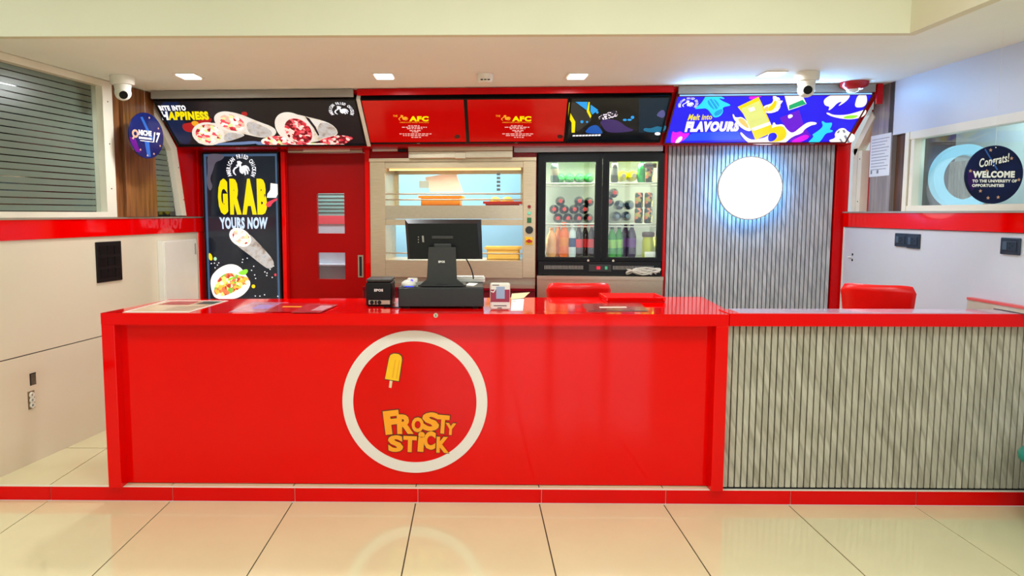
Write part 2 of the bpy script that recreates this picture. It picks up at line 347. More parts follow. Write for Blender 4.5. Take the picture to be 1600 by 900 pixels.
def striped_window(name, label, u0, u1, right_margin, poly=None):
    o = struct(name, MB().box(u0, u1, .035, .05, 1.53, 2.43) if not poly else MB().poly(poly, .035, .05), GLASSD, label, LW, (0, 0, 0), 'window')
    return o
u165, u180 = ul(164, 330), ul(179, 330)
w1 = striped_window('window_1', 'large left window with frosted horizontal stripe film and white frame', -1.4, u165, .03)
n = 21; st = (2.40 - 1.565) / n
for i in range(n):
    z = 1.565 + i*st
    part(w1, 'film_strip', MB().box(-1.4, u165-.045, .030, .035, z+.0035, z+st-.0035), FILM)
part(w1, 'film_margin', MB().box(u165-.045, u165, .029, .035, 1.555, 2.405), M('pale_film', (150, 156, 136), .3))
part(w1, 'frame', MB().box(-1.4, u180, -.02, .04, 1.527, 1.562).box(-1.4, u180, -.02, .04, 2.395, 2.437).box(u165, u180, -.02, .04, 1.562, 2.395), WFRAME)
for z in (1.72, 2.02, 2.3): part(w1, 'screw', MB().cyl(((u165+u180)/2, -.023, z), ((u165+u180)/2, -.018, z), .004, n=10), BLACK)
uc0, uc1, uc2 = ul(181, 330), ul(190, 250), ul(242, 330)
colm = solo('wooden_column', 'brown wood-clad column between the two striped windows', 'column', MB().box(u180+.002, uc2, .0, .055, 1.527, 2.437), WOODB, LW, (uc1, 0, 1.527), kind='structure')
part(colm, 'front_board', MB().rbox(uc1, uc2-.01, -.03, 0, 1.527, 2.437, .003), WOODB)
# narrow window beside the header board
P2 = LW.pts([(236, 190), (236, 160), (271, 232), (283, 334), (240, 334)])
top2 = min(2.3, P2[1][1])
uR = P2[3][0]; uT = P2[2][0]
pane2 = [(uc2, 1.53), (uR, 1.53), (uT+.02, P2[2][1]), (uc2+.02, 2.36), (uc2, 2.36)]
w2 = striped_window('window_2', 'narrow striped window between wooden column and red corner', 0, 0, 0, pane2)
zt = P2[2][1]
for i in range(17):
    z = 1.565 + i*.0398
    if z + .036 > 2.33: break
    ue = uR - .05 if z < zt - .03 else max(uc2+.06, uR - .05 - (z-zt)*(uR-uc2-.03)/(2.36-zt))
    part(w2, 'film_strip', MB().box(uc2, ue, .030, .035, z+.0035, z+.036), FILM)
def strip(p, q, wd): 
    d = Vector((q[0]-p[0], q[1]-p[1])).normalized(); nn = Vector((d.y, -d.x))*wd
    return [p, q, (q[0]+nn.x, q[1]+nn.y), (p[0]+nn.x, p[1]+nn.y)]
L2 = lambda *p: LW.pts(p, -.015)
part(w2, 'frame', MB().poly(L2((225, 146), (233, 146), (276, 231), (291.5, 337), (284, 337), (268, 235)), -.015, .04), WFRAME)
q2 = L2((233, 146), (276, 231), (291.5, 337))
part(wl, 'red_corner_panel', MB().poly([q2[0], q2[1], (q2[2][0], 1.527), (UEND, 1.527), (UEND, 2.43), (q2[0][0], 2.43)], -.008, .05), REDW)
for x_, y_ in ((279, 262), (287, 312)): e_ = LW.hit(x_, y_, -.016); part(w2, 'screw', MB().cyl((e_[0], -.019, e_[1]), (e_[0], -.014, e_[1]), .004, n=10), BLACK)

# electrical things on the left wall
def plate(name, label, cat, fr, rect, t, mat): 
    u0, u1, z0, z1 = rect; return thing(name, label, cat, fr, ((u0+u1)/2, 0, z0)), rect
u0, u1 = ul(149, 400), ul(188, 400)
sw = thing('switch_panel', 'tall black switch panel on the cream left wall', 'switch', LW, (u0, 0, 1.09))
part(sw, 'plate', MB().rbox(u0, u1, -.012, 0, 1.09, 1.362, .004), BLACK)
for r in range(3):
    for c in range(3): part(sw, 'switch_module', MB().rbox(u0+.03+c*.075*(u1-u0)/.26, u0+.03+(c*.075+.062)*(u1-u0)/.26, -.017, -.011, 1.12+r*.078, 1.18+r*.078, .003), BLACKG)
u0, u1 = LW.hit(258, 420, -.06)[0], LW.hit(310, 420, -.06)[0]
cab = thing('electrical_cabinet', 'white steel distribution box on the left wall by the red corner', 'cabinet', LW, (u0, 0, .80))
part(cab, 'body', MB().rbox(u0, u1, -.05, 0, .80, 1.345, .004), WPLAST)
part(cab, 'door', MB().rbox(u0+.008, u1-.008, -.058, -.05, .81, 1.337, .003), WPLAST)
part(cab, 'latch', MB().rbox(u1-.045, u1-.03, -.063, -.058, 1.22, 1.31, .002), GREYF)
u0, u1 = ul(47, 592), ul(56, 592)
hole = thing('cable_cutout', 'small empty rectangular cutout low on the left wall', 'cutout', LW, (u0, 0, .55)); z0, z1 = LW.hit(50, 602)[1], LW.hit(50, 583)[1]
part(hole, 'recess', MB().box(u0, u1, -.0015, 0, z0, z1), M('recess_grey', (92, 80, 62), .8, vary=.3, scale=40))
part(hole, 'rim', MB().box(u0-.003, u0+.004, -.003, 0, z0, z1).box(u0, u1, -.003, 0, z1-.006, z1), DARK)
u0, u1 = ul(43.5, 625), ul(54, 625); z0, z1 = LW.hit(48, 639)[1], LW.hit(48, 611)[1]
sk = thing('wall_socket', 'open socket with three round sleeves low on the left wall', 'socket', LW, (u0, 0, z0))
part(sk, 'box', MB().box(u0, u1, -.002, 0, z0, z1), M('socket_brown', (120, 98, 66), .7, vary=.3, scale=30))
for k in range(3):
    zc = z1 - (z1-z0)*(.22+.29*k); cu = (u0+u1)/2
    part(sk, 'sleeve', MB().ring(cu, zc, .017, .009, -.012, -.001, 20), WPLAST); part(sk, 'sleeve_hole', MB().lathe((cu, -.004, zc), [(.009, 0), (.009, .002)], 16, 'y'), DARK if k == 2 else GREYF)

# round blue plaque by the column
def plaque(name, label, fr, px, py, rx, n):
    cu, cw = fr.hit(px, py, n); r = abs(fr.hit(px+rx, py, n)[0]-fr.hit(px-rx, py, n)[0])/2; return cu, cw, r
NAVY = M('navy_print', (16, 26, 84), .18, vary=.5, scale=3, coat=.4); PURP = M('purple_print', (92, 20, 120), .18, vary=.3, scale=4)
WTXT = M('white_print', (240, 238, 232), .4, vary=.02); TAN = M('tan_print', (196, 150, 120), .4); LBLUE = M('blue_streak', (40, 90, 170), .2, vary=.2)
NF = Fr((-2.286, 5.3, 0), (math.cos(math.radians(68)), math.sin(math.radians(68)), 0)); cu, cw = NF.hit(229, 212, -.05); rr = .156
ni = thing('round_plaque', 'round dark blue plaque with white lettering hanging by the wooden column', 'sign', NF, (cu, -.05, cw-rr))
part(ni, 'disc', MB().lathe((cu, -.05, cw), [(rr, 0), (rr, .008)], 48, 'y'), NAVY)
part(ni, 'thread', MB().cyl((cu, -.046, cw+rr), (cu, -.046, 2.44), .0006, n=6), WPLAST)
part(ni, 'streak', MB().poly([(cu-.05, cw+.12), (cu-.03, cw+.125), (cu+.06, cw-.02), (cu+.04, cw-.03)], -.0508, -.0502), LBLUE)
part(ni, 'streak', MB().poly([(cu-.02, cw-.04), (cu+.02, cw-.04), (cu+.03, cw-.14), (cu-.0, cw-.145)], -.0508, -.0502), LBLUE)
part(ni, 'purple_patch', MB().poly([(cu-.15, cw-.02), (cu-.10, cw-.03), (cu-.06, cw-.12), (cu-.10, cw-.115), (cu-.14, cw-.06)], -.0508, -.0502), PURP)
text(ni, 'NICHE', (cu-.07, cu+.045, cw-.002, cw+.036), -.0515, WTXT, .05)
mb = MB()
for k in range(9): mb.box(cu-.07+k*.013, cu-.07+k*.013+.010, -.0515, -.051, cw-.026, cw-.012)
part(ni, 'small_lettering', mb, WTXT, kind='stuff')
text(ni, '17', (cu+.055, cu+.125, cw-.04, cw+.03), -.0515, WTXT, .04, .3)
part(ni, 'underline', MB().box(cu-.06, cu+.06, -.0515, -.051, cw-.04, cw-.036), WTXT)
part(ni, 'badge_mark', MB().ring(cu-.1, cw+.005, .028, .014, -.0515, -.0508, 20).poly([(cu-.13, cw-.03), (cu-.118, cw-.035), (cu-.1, cw-.01), (cu-.11, cw-.005)], -.0515, -.0508), TAN)
st5 = lambda cx, cz, r: [(cx + (r if i % 2 == 0 else r*.45)*math.sin(math.pi*i/5), cz + (r if i % 2 == 0 else r*.45)*math.cos(math.pi*i/5)) for i in range(10)]
for a, b in ((.03, .125), (.11, .06), (.12, -.06), (-.06, -.1), (0, -.135), (.06, -.12)): part(ni, 'star', MB().poly(st5(cu+a, cw+b, .009), -.0515, -.0508), TAN)

# ---- back wall
bu = lambda x, y, n=0: B.hit(x, y, n)[0]
uGL, uGR = bu(322, 350), bu(440, 350); uD0, uD1 = bu(449, 330), bu(571, 330); uW0, uW1 = bu(580, 330), bu(838, 330)
uF0, uF1 = bu(840, 330, -.05), bu(1037, 330, -.05); uS0, uS1 = bu(1042, 300), bu(1301, 300); uE = bu(1322, 330)+.02
zW0, zW1 = 1.03, B.hit(700, 247)[1]
pn = [B.hit(493, 302), B.hit(537, 365), B.hit(495, 395), B.hit(538, 437)]
bw = struct('wall_back', MB().box(-.12, uD0, .02, .12, 0, 2.44).box(uD0, uD1, .02, .12, 2.05, 2.44).box(uD1, uW0, .02, .12, 0, 2.44)
            .box(uW0, uW1, .02, .12, 0, zW0).box(uW0, uW1, .02, .12, zW1, 2.44).box(uW1, uE, .5, .6, 0, 2.44).box(uW1-.006, uW1+.001, .02, .6, 0, 2.44).box(uS0, uE, .02, .5, 0, 2.44),
            REDW, 'red laminate back wall behind the counter', B, cat='wall')
ucol = bu(318, 400)
part(bw, 'corner_post', MB().rbox(-.03, uGL-.035, -.06, .02, PZ, 2.09, .01, 3), RED)
part(bw, 'door_jamb', MB().rbox(uGR+.012, uD0-.004, -.03, .02, PZ, 2.06, .004), RED)
part(bw, 'door_jamb', MB().rbox(uD1+.004, uW0-.004, -.03, .02, PZ, 2.08, .004), RED)
part(bw, 'edge_post', MB().rbox(bu(1035, 330), uS0-.006, -.04, .02, PZ, 2.09, .004), REDW)
part(bw, 'corner_post', MB().rbox(uS1+.008, uE-.02, -.03, .02, PZ, 2.09, .006), REDW)

part(bw, 'pale_strip', MB().rbox(bu(803, 234, -.05), bu(1036, 234, -.05), -.05, .02, B.hit(940, 237, -.05)[1], B.hit(940, 229.5, -.05)[1], .003), M('pale_strip', (206, 222, 226), .4))
# kitchen room behind the pass-through
kit = struct('wall_kitchen', MB().box(-2.2, 1.4, 8.0, 8.1, 0, 2.44).box(-2.3, -2.2, 6.7, 8.1, 0, 2.44).box(1.4, 1.5, 6.7, 8.1, 0, 2.44), M('kitchen_blue', (160, 208, 226), .5, vary=.02), 'pale blue kitchen wall seen through the food warmer', cat='wall')
kf = struct('floor_kitchen', MB().box(-2.3, 1.5, 6.5, 8.1, -.02, PZ), TILE, 'kitchen floor behind the back wall', cat='floor')

# sliding door
door = thing('door_1', 'red sliding door with two small square panes', 'door', B, ((uD0+uD1)/2, 0, PZ), kind='structure')
a0, a1 = pn[0][0], pn[1][0]; z1t, z1b, z2t, z2b = pn[0][1], pn[1][1], pn[2][1], pn[3][1]
part(door, 'leaf', MB().box(uD0, a0, .035, .075, PZ, 2.048).box(a1, uD1, .035, .075, PZ, 2.048).box(a0, a1, .035, .075, z1t, 2.048).box(a0, a1, .035, .075, z2t, z1b).box(a0, a1, .035, .075, PZ, z2b), REDD)
for t, b in ((z1t, z1b), (z2t, z2b)):
    part(door, 'pane', MB().box(a0+.002, a1-.002, .052, .058, b+.002, t-.002), GLASSW)
hu0, hu1 = bu(558, 417), bu(566.5, 417); hz0, hz1 = B.hit(562, 434)[1], B.hit(562, 399)[1]
hd = part(door, 'handle', MB().rbox(hu0, hu1, .028, .036, hz0, hz1, .002), STEEL, 'recessed steel pull handle')
part(hd, 'handle_recess', MB().box(hu0+.012, hu1-.012, .0265, .0285, hz0+.012, hz1-.012), DARK)
part(door, 'slide_rail', MB().tube([(uD0+.02, -.0, 2.062), (uD1-.02, -.0, 2.062)], .012), ALU)
part(door, 'roller', MB().rbox(uD0+.15, uD1-.12, -.02, .01, 2.058, 2.072, .004), WPLAST)
# striped wall and shelf seen through the panes
kp = thing('kitchen_partition', 'striped window and red band seen through the door panes', 'partition', B, ((a0+a1)/2, .5, 0), kind='structure')
q = [B.hit(515, y, .5)[1] for y in (295, 337, 350, 372, 390, 412, 445)]
part(kp, 'film', MB().box(a0-.3, a1+.25, .5, .53, q[1], 2.2), M('teal_film', (122, 168, 160), .4, vary=.05))
for i in range(12): part(kp, 'film_gap', MB().box(a0-.3, a1+.25, .497, .5, q[1]+.03+i*.032, q[1]+.034+i*.032), M('teal_gap', (70, 112, 108), .5))
part(kp, 'red_band', MB().box(a0-.3, a1+.25, .495, .53, q[2], q[1]), M('pinkish_red', (226, 70, 84), .4))
part(kp, 'lower_wall', MB().box(a0-.3, a1+.25, .5, .53, PZ, q[2]), WHITEW)
part(kp, 'ledge', MB().rbox(a0-.3, a1+.25, .44, .5, q[5]-.02, q[5], .004), WHITEW)

# slatted wall panel
sp = struct('wall_slatted', MB().box(uS0, uS1, .002, .02, PZ, 2.095), DARK, 'grey slatted timber wall panel behind the round lit sign', B, (uS0, 0, PZ), 'wall')
ns = 40; pw = (uS1-uS0)/ns
me = MB().rbox(0, pw-.0068, -.018, .002, 0, 2.01, .0015, 1).mesh(); me.materials.append(SLATB)
for i in range(ns):
    o = part(sp, 'slat', me, SLATB); o.location = (i*pw+.0025, 0, 0)

# ---- right wall
wr = struct('wall_right', MB().box(-.1, 1.805, 0.02, .14, 0, 1.04).box(-.1, 2.1, 0.02, .14, 1.04, 1.56).box(.60, 2.1, 0, .14, 2.08, 2.44), WHITEW, 'white right wall with red band under the window', RW, cat='wall')
part(wr, 'lower_panel', MB().box(.06, 1.805, 0, .02, PZ, 1.04).box(.06, 2.1, 0, .02, 1.04, 1.448), WHITEW)
part(wr, 'panel_edge', MB().box(.045, .06, -.004, .02, PZ, 1.452), WFRAME)
part(wr, 'red_band', MB().box(.05, 2.1, -.012, .02, 1.452, 1.555), RED)
part(wr, 'sill_trim', MB().box(.05, 2.1, -.02, .06, 1.555, 1.566), ALU)
struct('wall_right_return', MB().box(2.992, 4.2, 3.80, 3.90, 0, 2.438), WHITEW, 'white wall returning from the end of the right wall', cat='wall')
ru = lambda x, y=300, n=0: RW.hit(x, y, n)[0]
# narrow glazed bay in the corner
w4 = struct('window_4', MB().box(ru(1345), ru(1357), .05, .06, 1.567, 2.3), M('painted_red_reflection', (170, 8, 22), .3, vary=.3, scale=5, spec=.3), 'narrow glazing with painted red reflection beside the right corner post', RW, cat='window')  # pane coloured red for the reflection it shows
fx0, fx1, fx2 = ru(1333), ru(1339), ru(1345)
A2, B2 = RW.hit(1368, 178), RW.hit(1336, 233)
f4 = MB().box(fx0, fx1-.003, -.01, .05, 1.567, B2[1]).box(fx1+.003, fx2, -.005, .05, 1.567, B2[1]-.02).poly(strip((B2[0]-.02, B2[1]-.01), (A2[0]-.04, A2[1]+.02), .06), -.01, .05)
part(w4, 'frame', f4, WFRAME)
for z in (1.64, 1.95): part(w4, 'screw', MB().cyl(((fx1+fx2)/2, -.008, z), ((fx1+fx2)/2, -.003, z), .004, n=10), BLACK)
c0, c1, c2 = ru(1358), ru(1390), ru(1409)
colr = solo('wooden_column', 'wood-clad column coloured as if lit bluish, carrying a paper notice by the right window', 'column', MB().box(c0, c1, .0, .1, 1.567, 2.438), WOOD_LIT, RW, (c0, 0, 1.567), kind='structure')
part(colr, 'side_board', MB().box(c1, c2, .03, .1, 1.567, 2.078), WOODD)
u0, u1, z0, z1 = RW.rect(1361, 213, 1389, 274, -.004)
note = thing('paper_notice', 'printed white paper notice taped to the right wooden column', 'notice', RW, (u0, -.004, z0))
part(note, 'sheet', MB().box(u0, u1, -.004, -.001, z0, z1), M('paper', (214, 222, 232), .6, vary=.02))
for i in range(11):
    z = z1 - .03 - i*.021; part(note, 'text_line', MB().box(u0+.02, u1-.02-(i % 3)*.025, -.0045, -.004, z-.002, z+.002), M('ink_grey', (120, 126, 140), .6))
for a_, b_ in ((.1, .125), (.02, .04)): part(note, 'stamp', MB().box(u0+a_, u0+b_, -.0045, -.004, z0+.02, z0+.045), M('ink_grey', (120, 126, 140), .6))
# main right window
wa = ru(1412)
w3 = struct('window_3', MB().box(wa+.08, 2.1, .045, .055, 1.6, 2.03), GLASSW, 'long clear window in the right wall with white frame', RW, cat='window')
part(w3, 'frame', MB().box(wa, wa+.045, -.01, .07, 1.567, 2.078).box(wa+.052, wa+.09, .0, .07, 1.567, 2.078).box(wa, 2.1, -.005, .07, 1.567, 1.602).box(wa, 2.1, -.005, .07, 2.03, 2.079), WFRAME)
nb = thing('neighbour_room', 'wood and pale wall of the room seen through the right window', 'room', RW, (1.2, .9, 0), kind='structure')
part(nb, 'wood_panel', MB().box(-.9, -.1, .9, .96, 0, 2.44), WOODD)
part(nb, 'pale_wall', MB().box(-.1, 2.6, .9, .96, 0, 2.44), M('neighbour_wall', (206, 224, 220), .5, vary=.03))
part(nb, 'dark_blind', MB().box(1.35, 3.0, .88, .9, 1.62, 1.70), M('blind_green', (70, 92, 84), .5))
me = MB().rbox(0, .03, .86, .9, 0, 1.95, .002, 1).mesh(); me.materials.append(SLAT)
for i in range(14):
    o = part(nb, 'slat', me, SLAT); o.location = (-.1+i*.036-1.2, -.9, 0)
part(w3, 'sill_board', MB().box(.2, 1.98, .14, .52, 1.55, 1.574), WHITEW)
rl = solo('ring_reflection', 'pale blue glowing ring standing in for a reflection in the right window', 'sign', MB().ring(3.13, 1.782, .206, .142, 4.88, 4.94, 72), glow('ring_reflection_glow', (160, 218, 240), .8), W, (3.13, 4.91, 1.576))  # glowing ring built in place of the lit sign mirrored in the glass
area('neighbour_light', (3.35, 4.6, 2.40), .6, 18, (.92, .97, 1), 1.4)
# congrats plaque
CG = Fr((2.63, 3.82, 0), (1, 0, 0)); cu, cw = CG.hit(1553, 273); rr = .143; kq = rr/.232; CY0 = 0.0
cg = thing('round_plaque', 'round navy plaque with white welcome lettering hanging before the right window', 'sign', CG, (cu, 0, cw-rr))
part(cg, 'disc', MB().lathe((cu, CY0, cw), [(rr, 0), (rr, .006)], 64, 'y'), M('deep_navy_print', (8, 20, 62), .5, vary=.6, scale=7, spec=.2))
part(cg, 'thread', MB().cyl((cu, .003, cw+rr), (cu, .003, 2.44), .0005, n=6), WPLAST)
K = lambda *p: [(cu+a*kq, cw+b*kq) for a, b in p]
part(cg, 'streak', MB().poly(K((-.09, .2), (-.08, .205), (.03, .04), (.02, .035)), CY0-.0006, CY0-.0002), LBLUE)
part(cg, 'purple_patch', MB().poly(K((-.21, .02), (-.15, .05), (-.12, -.08), (-.17, -.13), (-.205, -.06)), CY0-.0006, CY0-.0002), M('dark_purple_print', (44, 16, 82), .5, spec=.2))
for s_, (a, b, c, d), bo, sh, ro in (('Congrats!', (-.125, .12, .06, .15), .02, .35, .2), ('WELCOME', (-.17, .165, -.025, .03), .06, 0, 0), ('TO THE UNIVERSITY OF', (-.17, .185, -.062, -.038), .045, 0, 0), ('OPPORTUNITIES', (-.17, .085, -.098, -.074), .045, 0, 0)):
    text(cg, s_, (cu+a*kq, cu+b*kq, cw+c*kq, cw+d*kq), CY0-.0012, WTXT, bo, sh, ro)
for a, b in ((-.04, .195), (.13, .13), (-.19, .03), (-.06, .03), (.2, -.04), (-.1, -.13), (-.035, -.185), (.045, -.18)): part(cg, 'star', MB().poly(st5(cu+a*kq, cw+b*kq, .0095), CY0-.0012, CY0-.0004), TAN)
part(cg, 'hanging_hole', MB().lathe((cu+.0, CY0-.0008, cw+rr-.01), [(.003, 0), (.003, .0006)], 12, 'y'), WTXT)
# switches on the right wall
SWB = M('slate_plastic', (26, 42, 62), .35, vary=.1)
def rswitch(x0, y0, x1, y1, label, group=None):
    u0, u1, z0, z1 = RW.rect(x0, y0, x1, y1); o = thing('wall_switch', label, 'switch', RW, ((u0+u1)/2, 0, z0), group)
    part(o, 'plate', MB().rbox(u0, u1, -.012, 0, z0, z1, .004), SWB); w_ = u1-u0; h_ = z1-z0
    part(o, 'inner_frame', MB().rbox(u0+.13*w_, u1-.13*w_, -.016, -.011, z0+.2*h_, z1-.2*h_, .003), SWB)
    part(o, 'rocker', MB().rbox(u0+.2*w_, u0+.4*w_, -.02, -.015, z0+.28*h_, z1-.25*h_, .002), M('slate_light', (66, 86, 108), .3))
    for k in range(3): part(o, 'socket_hole', MB().cyl((u0+w_*(.55+.13*(k % 2)), -.0175, z0+h_*(.4+.12*k)), (u0+w_*(.55+.13*(k % 2)), -.0155, z0+h_*(.4+.12*k)), .004, n=8), DARK)
rswitch(1401, 364, 1419, 386, 'dark square wall switch nearer the corner of the adjoining pair')
rswitch(1420, 365, 1438, 389, 'dark square wall switch, right one of the adjoining pair')
rswitch(1567, 371, 1595, 399, 'lone dark square wall switch near the right picture edge')
u_, z_ = RW.hit(1331, 402)
kn = thing('coat_hook', 'small white hook with dark holes low in the right corner', 'hook', RW, (u_, 0, z_-.02))
part(kn, 'pin', MB().cyl((u_-.045, -.006, z_), (u_, -.006, z_), .005), WPLAST); part(kn, 'hole', MB().cyl((u_+.01, -.003, z_+.022), (u_+.01, 0, z_+.022), .009, n=12).cyl((u_+.01, -.003, z_-.02), (u_+.01, 0, z_-.02), .009, n=12), DARK)
# low side partition with red capping
lp = thing('low_partition', 'low white side partition with red top edge at the right wall', 'partition', RW, (1.58, 0, PZ), kind='structure')
part(lp, 'panel', MB().box(1.58, 1.8, -.03, -.002, PZ, 1.065).box(1.8, 2.1, -.03, -.002, 1.042, 1.065), M('beige_panel', (190, 182, 166), .4))
part(lp, 'red_capping', MB().box(1.58, 2.1, -.034, -.001, 1.065, 1.078), M('pale_red_trim', (220, 92, 92), .35))

# ================================================================== COUNTER
CT = 1.03; CF = 3.91
cL, cRt = -1.955, 1.335
ctr = thing('service_counter', 'long glossy red service counter with framed recessed front', 'counter', W, (0, CF, PZ))
part(ctr, 'worktop', MB().prism_z([(cL, CF), (cRt, CF), (1.38, 4.05), (1.446, 4.75), (-1.85, 4.56)], CT-.03, CT), RED)
part(ctr, 'top_rail', MB().box(cL, cRt, CF, CF+.08, CT-.062, CT-.03), RED)
part(ctr, 'side_post', MB().rbox(cL, -1.885, CF, CF+.12, PZ, CT-.062, .003), RED)
part(ctr, 'side_post', MB().rbox(1.27, cRt, CF, CF+.12, PZ, CT-.062, .003), RED)
part(ctr, 'front_panel', MB().box(-1.885, 1.27, 3.985, 4.01, PZ+.005, CT-.062), RED)
part(ctr, 'side_panel', MB().prism_z([(cL+.002, CF+.12), (cL+.03, CF+.12), (-1.85, 4.5), (-1.878, 4.5)], PZ, CT-.03), RED)
part(ctr, 'side_panel', MB().box(cRt-.03, cRt-.003, CF+.12, 4.7, PZ, CT-.03), RED)
lockx = floor_hit(681, 490, CT)[0]
lk = part(ctr, 'drawer_lock', MB().cyl((lockx, CF-.006, CT-.008), (lockx, CF+.001, CT-.008), .012, n=20), STEEL, 'small brass-coloured lock')
part(lk, 'keyhole', MB().box(lockx-.002, lockx+.002, CF-.0065, CF-.0055, CT-.014, CT-.002), DARK)
# logo roundel
LX, LZ, LR = -.308, .541, .390; LY = 3.983
lg = thing('logo_roundel', 'round white-ringed red logo panel on the counter front', 'sign', W, (LX, LY, LZ-LR))
part(lg, 'white_ring', MB().ring(LX, LZ, LR, LR-.058, LY-.006, LY, 96), M('ring_cream', (234, 222, 212), .4, vary=.02, spec=.3))
part(lg, 'red_disc', MB().lathe((LX, LY-.003, LZ), [(LR-.057, 0), (LR-.057, .003)], 96, 'y'), M('logo_red', (222, 0, 0), .12, vary=.03, spec=.2))
OR = M('logo_orange', (250, 158, 16), .4, vary=.03); OUT = M('logo_outline', (70, 8, 10), .5); YEL = M('logo_yellow', (250, 190, 4), .4, vary=.04); YELD = M('logo_yellow_shade', (240, 166, 4), .4)
fl = Fr((0, LY, 0), (1, 0, 0)); Z1 = (530, 610, 6.667)
def lz(x0, y0, x1, y1):
    p = fl.pts(zm(*Z1, [(x0, y1), (x1, y0)])); return p[0][0], p[1][0], p[0][1], p[1][1]
for li, (ch, bx, rt) in enumerate((('F', (470, 205, 632, 452), .12), ('R', (604, 245, 775, 450), .02), ('O', (755, 275, 882, 432), -.05), ('S', (868, 225, 1040, 418), .06), ('T', (1015, 252, 1146, 446), -.08), ('Y', (1105, 335, 1218, 460), -.06),
                   ('S', (510, 462, 668, 636), .03), ('T', (668, 470, 808, 638), -.04), ('i', (820, 425, 888, 634), -.07), ('C', (882, 420, 1005, 612), -.05), ('K', (1014, 478, 1146, 645), -.03))):
    b = lz(*bx); e = .006
    part(lg, 'letter', put_text(MB(), ch, b, LY-.0075-li*.0002, .055, 0, rt), OR); part(lg, 'letter_outline', put_text(MB(), ch, (b[0]-e*.7, b[1]+e*.7, b[2]-e*.7, b[3]+e*.7), LY-.0044-li*.0002, .075, 0, rt), OUT)
Z2 = (530, 510, 6.667)
pop = fl.pts(zm(*Z2, [(478, 545), (520, 330), (535, 295), (570, 280), (620, 285), (650, 310), (655, 345), (622, 568)]))
popo = fl.pts(zm(*Z2, [(470, 552), (512, 330), (528, 286), (570, 271), (625, 276), (660, 305), (665, 345), (630, 578)]))
part(lg, 'ice_pop_outline', MB().poly(popo, LY-.0052, LY-.003), OUT); part(lg, 'ice_pop', MB().poly(pop, LY-.007, LY-.003), YEL)
part(lg, 'ice_pop_groove', MB().poly(fl.pts(zm(*Z2, [(548, 530), (580, 345), (595, 345), (565, 534)])), LY-.0076, LY-.007).poly(fl.pts(zm(*Z2, [(590, 540), (622, 350), (634, 350), (604, 543)])), LY-.0076, LY-.007), YELD)
part(lg, 'ice_pop_stick', MB().poly(fl.pts(zm(*Z2, [(528, 556), (556, 562), (545, 640), (518, 634)])), LY-.0048, LY-.003), M('stick_cream', (226, 204, 160), .5))

# slatted right partition
pt = thing('slatted_partition', 'low counter partition of grey vertical slats under a red ledge', 'partition', W, (1.34, 3.95, PZ))
part(pt, 'ledge', MB().box(1.338, 2.99, CF, 4.09, CT-.062, CT+.004), RED)
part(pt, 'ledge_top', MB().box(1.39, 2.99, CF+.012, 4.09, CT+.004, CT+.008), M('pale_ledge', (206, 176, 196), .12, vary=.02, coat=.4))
part(pt, 'backing', MB().box(1.338, 2.99, 3.975, 4.06, PZ, CT-.062), DARK)
part(pt, 'bottom_strip', MB().box(1.338, 2.99, 3.955, 3.975, PZ, PZ+.008), DARK)
pw = .0336; me = MB().rbox(.0033, pw-.0033, -.02, .004, 0, CT-.062-PZ-.012, .0015, 1).mesh(); me.materials.append(SLAT)
for i in range(48):
    o = part(pt, 'slat', me, SLAT); o.location = (1.340+i*pw-1.34, 3.972-3.95, .01)
# teal bin at the right picture edge
bx, by = 2.885, 3.575
tb = thing('waste_bin', 'teal plastic bin at the right picture edge before the slats', 'bin', W, (bx, by, 0))
TEAL = M('teal_plastic', (0, 150, 132), .35, vary=.05)
part(tb, 'body', MB().lathe((bx, by, 0), [(.14, 0), (.15, .02), (.19, .36)], 28), TEAL)
part(tb, 'rim', MB().lathe((bx, by, 0), [(.19, .345), (.212, .35), (.215, .375), (.205, .39), (.19, .39)], 28), TEAL)

# ================================================================== HEADER BOARDS
hdr = struct('trim_header', MB().prism_x([(-.395, 2.438), (-.395, 2.418), (.03, 2.108), (.03, 2.07), (.4, 2.07), (.4, 2.438)], -2.56, 2.62), REDW, 'red boxed header carrying the tilted menu boards', HV, cat='header')
hu = lambda x, y: HD.hit(x, y)[0]
part(hdr, 'grey_fascia', MB().box(hu(238, 153), hu(553, 151), -.45, -.43, 2.382, 2.436), GREYF)
part(hdr, 'red_fascia', MB().box(hu(559, 151), hu(1051, 147), -.45, -.43, 2.392, 2.436), REDW)
part(hdr, 'grey_fascia', MB().box(hu(1059, 146), hu(1364, 145), -.45, -.43, 2.382, 2.436), GREYF)
Hh = HDH-.012
def board(name, label, cat, u0, u1, w0, w1, casemat, facemat, bez=.012, group=None, th=.03):
    t = thing(name, label, cat, HD, ((u0+u1)/2, 0, w0), group)
    part(t, 'casing', MB().box(u0, u1, .002, th, w0, w1).box(u0, u0+bez, -.008, .002, w0, w1).box(u1-bez, u1, -.008, .002, w0, w1).box(u0+bez, u1-bez, -.008, .002, w0, w0+bez).box(u0+bez, u1-bez, -.008, .002, w1-bez, w1), casemat)
    part(t, 'display', MB().box(u0+bez, u1-bez, -.001, .002, w0+bez, w1-bez), facemat); return t
SHARP = ('print_chevron', 'print_blue_triangle', 'print_pouch', 'print_pouch_label', 'print_pouch_white', 'print_green_pouch', 'print_green_label', 'print_purple_pouch', 'caption_mark', 'print_teal_corner', 'print_edge_glow', 'print_glow_band', 'print_lolly_ridge', 'print_grey_ridge', 'print_wrap_band', 'print_pizza_slice')
def smooth(p, k=2):                                # corner cutting: rounds a drawn outline
    for _ in range(k):
        p = [q for i in range(len(p)) for q in ((p[i][0]*.75+p[(i+1) % len(p)][0]*.25, p[i][1]*.75+p[(i+1) % len(p)][1]*.25), (p[i][0]*.25+p[(i+1) % len(p)][0]*.75, p[i][1]*.25+p[(i+1) % len(p)][1]*.75))]
    return p
